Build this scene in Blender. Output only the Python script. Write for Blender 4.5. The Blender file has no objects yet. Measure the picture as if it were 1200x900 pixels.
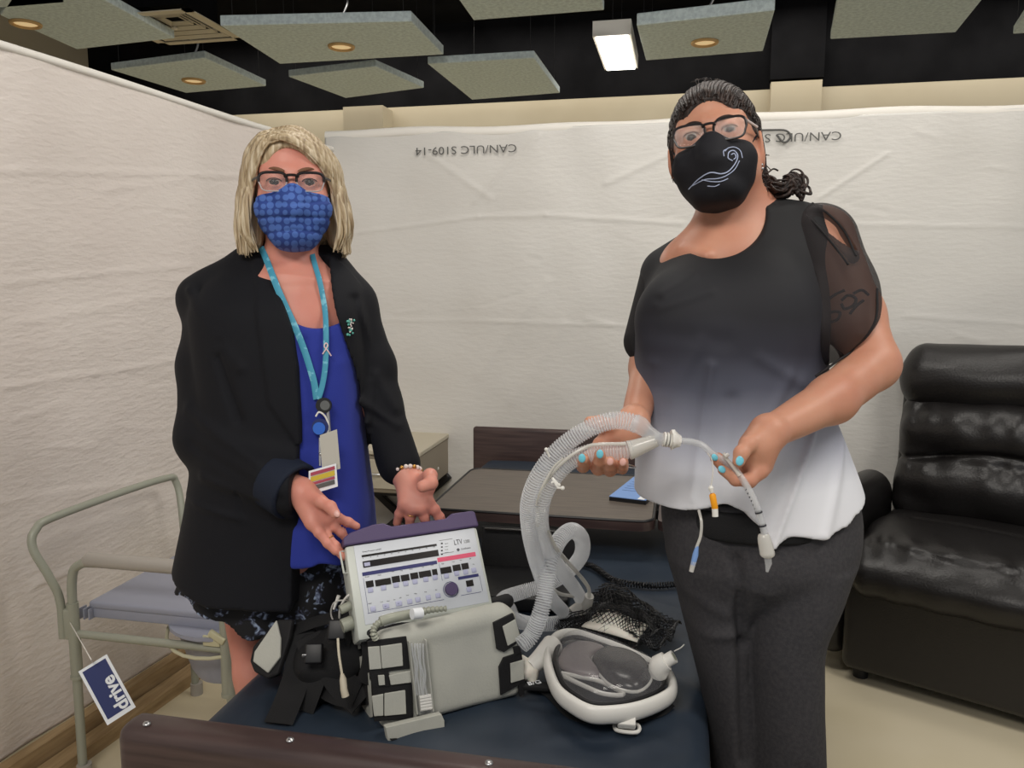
import bpy, bmesh, math, random
import numpy as np
from mathutils import Vector, Matrix, Euler
random.seed(7); RNG = np.random.default_rng(5)
S = bpy.context.scene
COL = S.collection
# ------------------------------------------------------------------ camera
FPX = 930.0; TH = math.atan(120/930.0); YAW = math.radians(12.0); CAMZ = 1.40
cd = bpy.data.cameras.new('camera'); cam = bpy.data.objects.new('camera', cd); COL.objects.link(cam)
cd.sensor_width = 36.0; cd.lens = 36.0*FPX/1200.0; cd.clip_start = 0.05
cam.location = (0, 0, CAMZ); cam.rotation_euler = (math.pi/2-TH, 0, YAW)
S.camera = cam
# ------------------------------------------------------------------ world and lights
w = bpy.data.worlds.new('world'); S.world = w; w.use_nodes = True
w.node_tree.nodes['Background'].inputs[0].default_value = (0.95, 0.97, 1.0, 1)
w.node_tree.nodes['Background'].inputs[1].default_value = 0.40
def area(name, loc, sx, sy, power, col=(1, .95, .88), tgt=None):
    l = bpy.data.lights.new(name, 'AREA'); l.shape = 'RECTANGLE'; l.size = sx; l.size_y = sy
    l.energy = power; l.color = col
    o = bpy.data.objects.new(name, l); COL.objects.link(o); o.location = loc
    if tgt is not None:
        o.rotation_euler = (Vector(tgt)-Vector(loc)).to_track_quat('-Z', 'Y').to_euler()
    return o
area('ceiling_light_front', (-0.5, -0.9, 3.15), 1.3, 0.7, 40, tgt=(-0.4, 1.6, 0.9))
area('ceiling_light_right', (1.6, 0.9, 3.1), 1.2, 0.6, 26, tgt=(0.2, 2.0, 0.6))
area('ceiling_light_middle', (-0.4, 2.3, 3.1), 1.2, 0.5, 17)
area('ceiling_light_back', (0.9, 3.0, 3.1), 1.2, 0.5, 9)
area('back_wall_fill', (-0.5, 6.72, 3.5), 8.0, 0.3, 50, col=(1, .94, .84), tgt=(-.5, 7.05, 2.4))  # added fill lamp, no real fitting: a long strip aimed to brighten the back wall
area('far_floor_fill', (-2.6, 4.9, 2.7), 1.5, 0.6, 30)  # added fill lamp: bounces off the far floor to lift the panel undersides
S.view_settings.view_transform = 'Standard'; S.view_settings.look = 'None'
S.view_settings.gamma = 1; S.view_settings.use_curve_mapping = False
S.view_settings.exposure = 0.18

# ------------------------------------------------------------------ measuring helpers
CO = math.cos(TH); SI = math.sin(TH); CY = math.cos(YAW); SY = math.sin(YAW)
def V(px, py, d):            # point in the frame turned with the camera's yaw: (right, away, up)
    a = (px-600)/FPX; b = (450-py)/FPX
    return np.array([a*d, d*(CO+b*SI), CAMZ+d*(-SI+b*CO)])
def v2w(p):
    p = np.asarray(p, float)
    return np.stack([p[..., 0]*CY-p[..., 1]*SY, p[..., 0]*SY+p[..., 1]*CY, p[..., 2]], -1)
def w2v(p):
    p = np.asarray(p, float)
    return np.stack([p[..., 0]*CY+p[..., 1]*SY, -p[..., 0]*SY+p[..., 1]*CY, p[..., 2]], -1)
def W(px, py, d): return v2w(V(px, py, d))
def onZ(px, py, z):
    r = W(px, py, 1.0)-np.array([0, 0, CAMZ]); return np.array([0, 0, CAMZ])+r*(z-CAMZ)/r[2]
def onY(px, py, y):
    r = W(px, py, 1.0)-np.array([0, 0, CAMZ]); return np.array([0, 0, CAMZ])+r*y/r[1]
def onX(px, py, x):
    r = W(px, py, 1.0)-np.array([0, 0, CAMZ]); return np.array([0, 0, CAMZ])+r*x/r[0]

# ------------------------------------------------------------------ materials
def srgb(r, g, b):
    f = lambda c: (c/255/12.92 if c/255 <= .04045 else ((c/255+.055)/1.055)**2.4)
    return (f(r), f(g), f(b), 1)
def mat(name, col, rough=.5, metal=0, col2=None, nscale=8, nmap=(.35, .65), stretch=(1, 1, 1), bump=None, bstretch=(1, 1, 1),
        sss=0, alpha=1, trans=0, emit=None, spec=.5, sheen=0, coat=0, ior=1.45, detail=4):
    m = bpy.data.materials.new(name); m.use_nodes = True
    nt = m.node_tree; b = nt.nodes['Principled BSDF']; L = nt.links
    b.inputs['Base Color'].default_value = col; b.inputs['Roughness'].default_value = rough
    b.inputs['Metallic'].default_value = metal; b.inputs['Specular IOR Level'].default_value = spec
    b.inputs['Alpha'].default_value = alpha; b.inputs['Transmission Weight'].default_value = trans
    b.inputs['IOR'].default_value = ior; b.inputs['Sheen Weight'].default_value = sheen
    b.inputs['Coat Weight'].default_value = coat; b.inputs['Coat Roughness'].default_value = .15
    if sss:
        b.inputs['Subsurface Weight'].default_value = sss; b.inputs['Subsurface Scale'].default_value = .01
        b.inputs['Subsurface Radius'].default_value = (1, .35, .2)
    if emit: b.inputs['Emission Color'].default_value = emit[0]; b.inputs['Emission Strength'].default_value = emit[1]
    tc = nt.nodes.new('ShaderNodeTexCoord')
    if col2 is not None:
        mp = nt.nodes.new('ShaderNodeMapping'); mp.inputs['Scale'].default_value = stretch
        n = nt.nodes.new('ShaderNodeTexNoise'); n.inputs['Scale'].default_value = nscale; n.inputs['Detail'].default_value = detail
        r = nt.nodes.new('ShaderNodeValToRGB'); r.color_ramp.elements[0].position = nmap[0]; r.color_ramp.elements[1].position = nmap[1]
        r.color_ramp.elements[0].color = col; r.color_ramp.elements[1].color = col2
        L.new(tc.outputs['Object'], mp.inputs[0]); L.new(mp.outputs[0], n.inputs[0]); L.new(n.outputs[0], r.inputs[0])
        L.new(r.outputs[0], b.inputs['Base Color'])
    if bump:
        mp = nt.nodes.new('ShaderNodeMapping'); mp.inputs['Scale'].default_value = bstretch
        n = nt.nodes.new('ShaderNodeTexNoise'); n.inputs['Scale'].default_value = bump[0]; n.inputs['Detail'].default_value = 5
        bp = nt.nodes.new('ShaderNodeBump'); bp.inputs['Strength'].default_value = bump[1]; bp.inputs['Distance'].default_value = bump[2] if len(bump) > 2 else .01
        L.new(tc.outputs['Object'], mp.inputs[0]); L.new(mp.outputs[0], n.inputs[0]); L.new(n.outputs[0], bp.inputs['Height'])
        L.new(bp.outputs[0], b.inputs['Normal'])
    return m

M = {}
M['floor'] = mat('floor_vinyl', srgb(208, 196, 164), .45, col2=srgb(218, 207, 180), nscale=1.6, bump=(40, .08, .003))
M['black_paint'] = mat('black_paint', srgb(22, 22, 24), .95, spec=.1, col2=srgb(14, 14, 16), nscale=3, bump=(25, .2))
M['beige_wall'] = mat('beige_wall', srgb(190, 180, 158), .8, col2=srgb(182, 171, 148), nscale=1.5)
M['panel'] = mat('ceiling_panel', srgb(216, 230, 232), .95, col2=srgb(192, 206, 210), nscale=45, bump=(120, .5, .004))
M['brass'] = mat('brass_trim', srgb(205, 170, 120), .4, .6)
M['lens_warm'] = mat('lamp_lens', srgb(230, 200, 150), .3, emit=((1, .75, .4, 1), .35))
M['tube_light'] = mat('lit_diffuser', (1, 1, 1, 1), .3, emit=((1, .96, .85, 1), 6))
M['vent_metal'] = mat('vent_metal', srgb(205, 196, 175), .5)
M['wood_strip'] = mat('raw_timber', srgb(178, 152, 114), .7, col2=srgb(150, 124, 88), nscale=5, stretch=(12, 1, 12))
M['dark_wood'] = mat('dark_wood', srgb(78, 62, 59), .42, col2=srgb(58, 44, 43), nscale=3, stretch=(1.5, 1.5, 22), bump=(30, .06, .002), coat=.15)
M['table_top'] = mat('table_top', srgb(104, 95, 86), .42, col2=srgb(88, 80, 73), nscale=6, stretch=(1.2, 14, 1))
M['black_plastic'] = mat('black_plastic', srgb(24, 24, 26), .45)
M['black_web'] = mat('black_webbing', srgb(20, 20, 22), .8, bump=(400, .3, .002))
M['sheet'] = mat('navy_vinyl', srgb(46, 57, 70), .5, col2=srgb(38, 48, 61), nscale=3, bump=(6, .35, .02), bstretch=(1, .35, 1))
M['leather'] = mat('black_leather', srgb(26, 24, 24), .36, bump=(150, .28, .003), spec=.55)
M['commode'] = mat('grey_metal', srgb(158, 160, 146), .4, .1)
M['commode_arm'] = mat('grey_vinyl_arm', srgb(170, 164, 156), .5)
M['commode_plastic'] = mat('blue_grey_plastic', srgb(150, 153, 168), .4)
M['cabinet'] = mat('beige_laminate', srgb(196, 188, 168), .5)
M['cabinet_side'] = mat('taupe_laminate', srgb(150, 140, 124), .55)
M['bag'] = mat('light_grey_cloth', srgb(186, 186, 176), .75, col2=srgb(174, 174, 166), nscale=9, bump=(260, .25, .002))
M['bag_trim'] = mat('black_trim', srgb(22, 21, 23), .75, bump=(300, .3, .002))
M['vent_body'] = mat('grey_plastic', srgb(200, 204, 196), .4)
M['vent_face'] = mat('panel_print', srgb(206, 210, 216), .35)
M['purple'] = mat('purple_plastic', srgb(82, 68, 104), .5, bump=(300, .12, .001))
M['print_navy'] = mat('print_navy', srgb(48, 50, 105), .4)
M['print_pink'] = mat('print_pink', srgb(225, 90, 120), .4)
M['display'] = mat('display_black', srgb(36, 33, 32), .25)
M['key'] = mat('key_lilac', srgb(176, 178, 205), .4)
M['ink'] = mat('ink', srgb(40, 40, 48), .6)
M['ink_grey'] = mat('ink_grey', srgb(92, 92, 90), .7)
M['white'] = mat('white_plastic', srgb(228, 226, 220), .35)
M['white_soft'] = mat('white_silicone', srgb(226, 220, 208), .45, sss=.1)
M['steel'] = mat('steel', srgb(190, 190, 190), .3, .9)
M['label_white'] = mat('white_print', srgb(235, 238, 242), .5)
M['tag_blue'] = mat('tag_navy', srgb(32, 44, 100), .5)
M['card_blue'] = mat('booklet_blue', srgb(122, 158, 214), .5)
M['card_dark'] = mat('booklet_ink', srgb(60, 84, 140), .6)
M['lanyard'] = mat('teal_ribbon', srgb(68, 150, 178), .6, col2=srgb(120, 190, 210), nscale=60, nmap=(.55, .62))
M['jacket'] = mat('black_jacket', srgb(15, 16, 22), .78, bump=(420, .2, .002), sheen=.02, spec=.3)
M['jacket_cuff'] = mat('navy_cuff_lining', srgb(30, 36, 50), .8, bump=(420, .3, .002), spec=.25)
M['blue_top'] = mat('royal_blue_knit', srgb(34, 50, 146), .8, bump=(380, .15, .002), sheen=.1)
M['pants'] = mat('charcoal_trousers', srgb(62, 60, 62), .9, col2=srgb(52, 51, 54), nscale=160, bump=(400, .3, .002))
M['shoe'] = mat('black_shoe', srgb(18, 18, 18), .4)
M['sleeve_black'] = mat('black_chiffon', srgb(24, 22, 24), .8)
M['sheer'] = mat('sheer_black', srgb(32, 26, 28), .7, alpha=.72)
M['eye_white'] = mat('eye_white', srgb(158, 146, 138), .2)
M['iris'] = mat('iris', srgb(58, 46, 36), .2)
M['pupil'] = mat('pupil', srgb(8, 8, 8), .1)
M['brow'] = mat('eyebrow', srgb(120, 84, 62), .8)
M['brow_dark'] = mat('eyebrow_dark', srgb(50, 34, 28), .8)
M['frame_black'] = mat('glasses_frame', srgb(30, 24, 24), .3)
M['frame_clear'] = mat('glasses_rim', srgb(200, 195, 195), .2, .4)
M['nail_blue'] = mat('aqua_nail', srgb(116, 200, 220), .25)
M['nail'] = mat('nail_pink', srgb(226, 176, 166), .3)
M['orange'] = mat('orange_plastic', srgb(240, 160, 20), .4)
M['mask_tint'] = mat('mask_inner', srgb(26, 24, 26), .3)
M['badge_silver'] = mat('badge_holder', srgb(186, 182, 172), .45)
M['gold'] = mat('gold', srgb(200, 150, 80), .3, .8)
M['pearl'] = mat('pearl', srgb(225, 210, 205), .25)
M['mask_black'] = mat('black_cotton', srgb(14, 14, 22), .75, bump=(500, .2, .001))
M['coral'] = mat('badge_red', srgb(170, 70, 90), .5)
M['yellow'] = mat('badge_yellow', srgb(205, 180, 60), .5)

def skin(name, c1, c2, c3):
    m = mat(name, c1, .48, col2=c2, nscale=9, nmap=(.3, .7), sss=.18, bump=(280, .10, .001))
    return m
M['skin_left'] = skin('skin_fair', srgb(214, 150, 132), srgb(204, 130, 114), None)
M['skin_right'] = skin('skin_tan', srgb(204, 150, 124), srgb(190, 130, 106), None)

def hairmat(name, c1, c2, c3):
    m = bpy.data.materials.new(name); m.use_nodes = True; nt = m.node_tree; b = nt.nodes['Principled BSDF']; L = nt.links
    tc = nt.nodes.new('ShaderNodeTexCoord'); mp = nt.nodes.new('ShaderNodeMapping'); mp.inputs['Scale'].default_value = (170, 170, 9)
    n = nt.nodes.new('ShaderNodeTexNoise'); n.inputs['Scale'].default_value = 1; n.inputs['Detail'].default_value = 3
    r = nt.nodes.new('ShaderNodeValToRGB'); r.color_ramp.elements[0].position = .3; r.color_ramp.elements[1].position = .7
    r.color_ramp.elements[0].color = c1; r.color_ramp.elements[1].color = c3
    e = r.color_ramp.elements.new(.5); e.color = c2
    bp = nt.nodes.new('ShaderNodeBump'); bp.inputs['Strength'].default_value = .5; bp.inputs['Distance'].default_value = .003
    L.new(tc.outputs['Object'], mp.inputs[0]); L.new(mp.outputs[0], n.inputs[0]); L.new(n.outputs[0], r.inputs[0]); L.new(r.outputs[0], b.inputs['Base Color'])
    L.new(n.outputs[0], bp.inputs['Height']); L.new(bp.outputs[0], b.inputs['Normal'])
    b.inputs['Roughness'].default_value = .5; b.inputs['Specular IOR Level'].default_value = .4
    return m
M['hair_blonde'] = hairmat('blonde_hair', srgb(136, 114, 88), srgb(184, 164, 132), srgb(220, 206, 180))
M['hair_brown'] = hairmat('dark_brown_hair', srgb(22, 14, 12), srgb(38, 26, 22), srgb(66, 48, 40))

def clearmat(name, col, fac, rough=.15, trl=.3):
    """thin clear plastic: part straight-through, part milky"""
    m = bpy.data.materials.new(name); m.use_nodes = True; nt = m.node_tree; L = nt.links
    out = nt.nodes['Material Output']; b = nt.nodes['Principled BSDF']
    b.inputs['Base Color'].default_value = col; b.inputs['Roughness'].default_value = rough; b.inputs['Specular IOR Level'].default_value = .8
    t = nt.nodes.new('ShaderNodeBsdfTransparent'); tl = nt.nodes.new('ShaderNodeBsdfTranslucent'); tl.inputs[0].default_value = col
    m1 = nt.nodes.new('ShaderNodeMixShader'); m1.inputs[0].default_value = trl
    m2 = nt.nodes.new('ShaderNodeMixShader'); m2.inputs[0].default_value = fac
    L.new(b.outputs[0], m1.inputs[1]); L.new(tl.outputs[0], m1.inputs[2])
    L.new(t.outputs[0], m2.inputs[1]); L.new(m1.outputs[0], m2.inputs[2]); L.new(m2.outputs[0], out.inputs[0])
    return m
M['hose'] = clearmat('clear_corrugated', srgb(240, 242, 246), .26, .12, .5)
M['hose_rib'] = clearmat('clear_rib', srgb(246, 248, 250), .50, .1, .5)
M['clear'] = clearmat('clear_plastic', srgb(232, 234, 236), .35, .06)
M['clear_milky'] = clearmat('milky_plastic', srgb(232, 230, 224), .8, .2)
M['lens'] = clearmat('clear_lens', srgb(200, 200, 205), .05, .03, .0)
M['visor'] = clearmat('visor_clear', srgb(170, 170, 175), .16, .03, .0)

def curtainmat(name, c1, c2, glint):
    m = mat(name, c1, .38, col2=c2, nscale=1.7, nmap=(.3, .75))
    nt = m.node_tree; L = nt.links; b = nt.nodes['Principled BSDF']; tc = nt.nodes['Texture Coordinate']
    n1 = nt.nodes.new('ShaderNodeTexNoise'); n1.inputs['Scale'].default_value = 5; n1.inputs['Detail'].default_value = 6; n1.inputs['Distortion'].default_value = .6
    mp = nt.nodes.new('ShaderNodeMapping'); mp.inputs['Rotation'].default_value = (.5, .4, 0); mp.inputs['Scale'].default_value = (1.3, 1.3, 4.2)
    n2 = nt.nodes.new('ShaderNodeTexNoise'); n2.inputs['Scale'].default_value = 16; n2.inputs['Detail'].default_value = 3
    v = nt.nodes.new('ShaderNodeTexVoronoi'); v.inputs['Scale'].default_value = 90
    a = nt.nodes.new('ShaderNodeMath'); a.operation = 'ADD'
    s1 = nt.nodes.new('ShaderNodeMath'); s1.operation = 'MULTIPLY'; s1.inputs[1].default_value = .12
    a2 = nt.nodes.new('ShaderNodeMath'); a2.operation = 'ADD'
    bp = nt.nodes.new('ShaderNodeBump'); bp.inputs['Strength'].default_value = glint; bp.inputs['Distance'].default_value = .014
    L.new(tc.outputs['Object'], n1.inputs[0]); L.new(tc.outputs['Object'], mp.inputs[0]); L.new(mp.outputs[0], n2.inputs[0]); L.new(tc.outputs['Object'], v.inputs[0])
    L.new(n1.outputs[0], a.inputs[0]); L.new(n2.outputs[0], a.inputs[1]); L.new(v.outputs[0], s1.inputs[0]); L.new(a.outputs[0], a2.inputs[0]); L.new(s1.outputs[0], a2.inputs[1])
    L.new(a2.outputs[0], bp.inputs['Height']); L.new(bp.outputs[0], b.inputs['Normal'])
    return m
M['curtain_left'] = curtainmat('poly_sheet_left', srgb(220, 210, 203), srgb(227, 219, 212), .26)
M['curtain_back'] = curtainmat('poly_sheet_back', srgb(212, 209, 203), srgb(219, 217, 212), .12)
M['curtain_top'] = mat('poly_sheet_fold_toplit', srgb(238, 234, 226), .5)  # paler than the sheets: the light from above is put into this colour

def maskblue():
    m = mat('blue_print_cotton', srgb(50, 84, 160), .75); nt = m.node_tree; L = nt.links; b = nt.nodes['Principled BSDF']; tc = nt.nodes['Texture Coordinate']
    v = nt.nodes.new('ShaderNodeTexVoronoi'); v.inputs['Scale'].default_value = 74; v.inputs['Randomness'].default_value = .35
    r = nt.nodes.new('ShaderNodeValToRGB'); r.color_ramp.elements[0].color = srgb(74, 108, 182); r.color_ramp.elements[1].color = srgb(40, 66, 138)
    r.color_ramp.elements[0].position = .44; r.color_ramp.elements[1].position = .52
    mp = nt.nodes.new('ShaderNodeMapping'); mp.inputs['Scale'].default_value = (1, 0, 1)
    m0 = nt.nodes.new('ShaderNodeMapping'); m0.inputs['Rotation'].default_value = (0, 0, math.radians(-26)); L.new(tc.outputs['Object'], m0.inputs[0]); L.new(m0.outputs[0], mp.inputs[0]); L.new(mp.outputs[0], v.inputs[0]); L.new(v.outputs[0], r.inputs[0]); L.new(r.outputs[0], b.inputs['Base Color'])
    return m
M['mask_blue'] = maskblue()

def skirtmat():
    m = mat('black_floral_skirt', srgb(10, 10, 14), .8); nt = m.node_tree; L = nt.links; b = nt.nodes['Principled BSDF']; tc = nt.nodes['Texture Coordinate']
    n = nt.nodes.new('ShaderNodeTexNoise'); n.inputs['Scale'].default_value = 17; n.inputs['Detail'].default_value = 2; n.inputs['Distortion'].default_value = 2.2
    n2 = nt.nodes.new('ShaderNodeTexNoise'); n2.inputs['Scale'].default_value = 60; n2.inputs['Detail'].default_value = 3; n2.inputs['Distortion'].default_value = 1.5
    r = nt.nodes.new('ShaderNodeValToRGB'); r.color_ramp.elements[0].color = (0, 0, 0, 1); r.color_ramp.elements[0].position = .54; r.color_ramp.elements[1].position = .6
    r2 = nt.nodes.new('ShaderNodeValToRGB'); r2.color_ramp.elements[0].position = .4; r2.color_ramp.elements[1].position = .62
    r2.color_ramp.elements[0].color = srgb(14, 15, 22); r2.color_ramp.elements[1].color = srgb(150, 165, 190)
    e = r2.color_ramp.elements.new(.5); e.color = srgb(70, 76, 100)
    mx = nt.nodes.new('ShaderNodeMix'); mx.data_type = 'RGBA'; mx.inputs[6].default_value = srgb(12, 12, 16)
    L.new(tc.outputs['Object'], n.inputs[0]); L.new(tc.outputs['Object'], n2.inputs[0]); L.new(n.outputs[0], r.inputs[0]); L.new(n2.outputs[0], r2.inputs[0])
    L.new(r.outputs[0], mx.inputs[0]); L.new(r2.outputs[0], mx.inputs[7]); L.new(mx.outputs[2], b.inputs['Base Color'])
    return m
M['skirt'] = skirtmat()

# ------------------------------------------------------------------ object helpers
def thing(name, label, cat, loc=(0, 0, 0), group=None):
    o = bpy.data.objects.new(name, None); COL.objects.link(o); o.location = tuple(float(c) for c in loc); o.empty_display_size = .05
    o['label'] = label; o['category'] = cat
    if group: o['group'] = group
    return o
def worldloc(o):
    l = Vector(o.location)
    while o.parent: o = o.parent; l = l+Vector(o.location)
    return l
def link(name, me, m, parent=None, origin=None, kind=None, label=None, cat=None, group=None, smooth=True):
    """mesh data in world coordinates -> object whose origin is parent's origin (or given origin)"""
    o = bpy.data.objects.new(name, me); COL.objects.link(o)
    if m is not None:
        for mm in (m if isinstance(m, (list, tuple)) else [m]): me.materials.append(mm)
    if origin is None:
        co = np.empty(len(me.vertices)*3); me.vertices.foreach_get('co', co); co = co.reshape(-1, 3)
        origin = (co.min(0)+co.max(0))/2; origin[2] = co[:, 2].min()
    og = Vector([float(c) for c in origin])
    me.transform(Matrix.Translation(-og))
    if parent is not None:
        o.parent = parent; o.location = og-worldloc(parent)
    else: o.location = og
    if smooth: me.polygons.foreach_set('use_smooth', [True]*len(me.polygons))
    if kind: o['kind'] = kind
    if label: o['label'] = label
    if cat: o['category'] = cat
    if group: o['group'] = group
    me.update()
    return o
def sharp(o, ang=35):
    o.data.set_sharp_from_angle(angle=math.radians(ang)); return o

class MB:
    def __init__(s): s.v = []; s.f = []
    def add(s, vs, fs):
        b = len(s.v); s.v += [tuple(map(float, p)) for p in vs]; s.f += [tuple(b+i for i in f) for f in fs]
    def box(s, c, size, R=None):
        c = np.array(c, float); h = np.array(size, float)/2
        P = np.array([[x, y, z] for x in (-1, 1) for y in (-1, 1) for z in (-1, 1)])*h
        if R is not None: P = P@np.array(R).T
        s.add(P+c, [(0, 1, 3, 2), (4, 6, 7, 5), (0, 4, 5, 1), (2, 3, 7, 6), (0, 2, 6, 4), (1, 5, 7, 3)])
    def rbox(s, c, size, R=None, r=.01, seg=3):
        bm = bmesh.new(); bmesh.ops.create_cube(bm, size=1)
        for v in bm.verts: v.co = Vector([v.co[i]*size[i] for i in range(3)])
        bmesh.ops.bevel(bm, geom=bm.edges[:], offset=min(r, min(size)*.49), segments=seg, affect='EDGES', profile=.5)
        P = np.array([v.co[:] for v in bm.verts]); F = [tuple(v.index for v in f.verts) for f in bm.faces]
        bm.verts.index_update(); F = [tuple(v.index for v in f.verts) for f in bm.faces]; bm.free()
        if R is not None: P = P@np.array(R).T
        s.add(P+np.array(c, float), F)
    def plate(s, pts, n, t):       # polygon pts (3d, CCW seen along +n) extruded by t along n
        pts = np.array(pts, float); n = np.array(n, float); k = len(pts)
        s.add(np.vstack([pts, pts+n*t]), [tuple(range(k))[::-1], tuple(range(k, 2*k))]+[(i, (i+1) % k, k+(i+1) % k, k+i) for i in range(k)])
    def tube(s, pts, r, n=10, cap=True, flat=None, closed=False):
        """sweep: r scalar or list; flat=(a,b,normalhint) for ribbon-like cross sections"""
        P = np.array(pts, float); k = len(P); r = np.broadcast_to(np.array(r, float), (k,)) if flat is None else None
        T = np.gradient(P, axis=0) if not closed else (np.roll(P, -1, 0)-np.roll(P, 1, 0))
        T /= np.linalg.norm(T, axis=1)[:, None]+1e-12
        if flat is None or flat[2] is None:
            a = np.array([0, 0, 1.]) if abs(T[0][2]) < .9 else np.array([1., 0, 0])
            N = np.cross(T[0], a); N /= np.linalg.norm(N); Ns = [N]
            for i in range(1, k):
                N = Ns[-1]-T[i]*np.dot(Ns[-1], T[i]); N /= np.linalg.norm(N)+1e-12; Ns.append(N)
            Ns = np.array(Ns)
        else:
            h = np.array(flat[2], float); h = np.broadcast_to(h, P.shape)
            Ns = h-T*np.sum(T*h, 1)[:, None]; Ns /= np.linalg.norm(Ns, axis=1)[:, None]+1e-12
        B = np.cross(T, Ns); an = np.linspace(0, 2*np.pi, n, endpoint=False)
        if flat is None: A1 = r; A2 = r
        else: A1 = np.broadcast_to(np.array(flat[0], float), (k,)); A2 = np.broadcast_to(np.array(flat[1], float), (k,))
        ring = P[:, None]+Ns[:, None]*(np.cos(an)[None, :, None]*A1[:, None, None])+B[:, None]*(np.sin(an)[None, :, None]*A2[:, None, None])
        F = []; m = k if closed else k-1
        for i in range(m):
            j2 = (i+1) % k
            for j in range(n): F.append((i*n+j, i*n+(j+1) % n, j2*n+(j+1) % n, j2*n+j))
        if cap and not closed: F.append(tuple(range(n))[::-1]); F.append(tuple((k-1)*n+j for j in range(n)))
        s.add(ring.reshape(-1, 3), F)
    def cyl(s, a, b, r, n=20, r2=None): s.tube([a, b], [r, r if r2 is None else r2], n)
    def ball(s, c, r, n=14, R=None):
        r = np.broadcast_to(np.array(r, float), (3,)); vs = []; m = n//2+1
        for i in range(m+1):
            t = math.pi*i/m
            for j in range(n): p = 2*math.pi*j/n; vs.append([math.sin(t)*math.cos(p), math.sin(t)*math.sin(p), math.cos(t)])
        P = np.array(vs)*r
        if R is not None: P = P@np.array(R).T
        s.add(P+np.array(c, float), [(i*n+j, (i+1)*n+j, (i+1)*n+(j+1) % n, i*n+(j+1) % n) for i in range(m) for j in range(n)])
    def xf(s, fn): s.v = [tuple(p) for p in fn(np.array(s.v))]; return s
    def build(s, name, m, parent=None, smooth=True, ang=40, merge=False, **k):
        me = bpy.data.meshes.new(name); me.from_pydata(s.v, [], s.f)
        bm = bmesh.new(); bm.from_mesh(me)
        if merge: bmesh.ops.remove_doubles(bm, verts=bm.verts, dist=1e-5)
        bmesh.ops.recalc_face_normals(bm, faces=bm.faces[:]); bm.to_mesh(me); bm.free()
        o = link(name, me, m, parent, smooth=smooth, **k)
        if smooth: sharp(o, ang)
        return o
def cr(pts, n=8, closed=False):
    """Catmull-Rom resample"""
    P = np.array(pts, float); k = len(P)
    if closed: Q = np.vstack([P[-1], P, P[0], P[1]])
    else: Q = np.vstack([2*P[0]-P[1], P, 2*P[-1]-P[-2]])
    out = []
    for i in range(1, len(Q)-2):
        p0, p1, p2, p3 = Q[i-1], Q[i], Q[i+1], Q[i+2]
        for t in np.linspace(0, 1, n, endpoint=False):
            out.append(.5*((2*p1)+(-p0+p2)*t+(2*p0-5*p1+4*p2-p3)*t*t+(-p0+3*p1-3*p2+p3)*t**3))
    if not closed: out.append(P[-1])
    return np.array(out)
def resample(P, step):
    L = np.r_[0, np.cumsum(np.linalg.norm(np.diff(P, axis=0), axis=1))]; n = max(2, int(L[-1]/step)); s = np.linspace(0, L[-1], n)
    return np.stack([np.interp(s, L, P[:, i]) for i in range(3)], 1)
def rotm(x=0, y=0, z=0): return np.array(Euler((math.radians(x), math.radians(y), math.radians(z))).to_matrix())
def text(name, body, size, origin, ex, ey, m, parent=None, depth=.0006, align='LEFT', xs=1.0, kind=None, bold=0, **k):
    c = bpy.data.curves.new(name, 'FONT'); c.offset = bold; c.body = body; c.size = size; c.extrude = depth; c.align_x = align; c.resolution_u = 3
    t = bpy.data.objects.new('tmp', c); COL.objects.link(t); bpy.context.view_layer.update()
    me = bpy.data.meshes.new_from_object(t.evaluated_get(bpy.context.evaluated_depsgraph_get())); bpy.data.objects.remove(t)
    ex = np.array(ex, float); ey = np.array(ey, float); ez = np.cross(ex, ey)
    co = np.empty(len(me.vertices)*3); me.vertices.foreach_get('co', co); co = co.reshape(-1, 3)
    co = np.array(origin)+co[:, :1]*ex*xs+co[:, 1:2]*ey+co[:, 2:]*ez
    me.vertices.foreach_set('co', co.ravel()); me.update()
    return link(name, me, m, parent, smooth=False, kind=kind, **k)

from mathutils.bvhtree import BVHTree
def bvh(o):
    off = worldloc(o); return BVHTree.FromPolygons([tuple(v_.co+off) for v_ in o.data.vertices], [tuple(p.vertices) for p in o.data.polygons])
def surf(px, py, off, trees, dflt):
    """point on the nearest of the given surfaces seen along a line of sight, raised by off"""
    p0 = Vector((0, 0, CAMZ)); d0 = Vector([float(c) for c in W(px, py, 1.0)])-p0; d0.normalize(); best = None
    for t in trees:
        h = t.ray_cast(p0, d0)
        if h[0] is not None and (best is None or h[3] < best): best = h[3]
    if best is None: return np.array(W(px, py, dflt))
    return np.array(p0+d0*(best-off))
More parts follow.
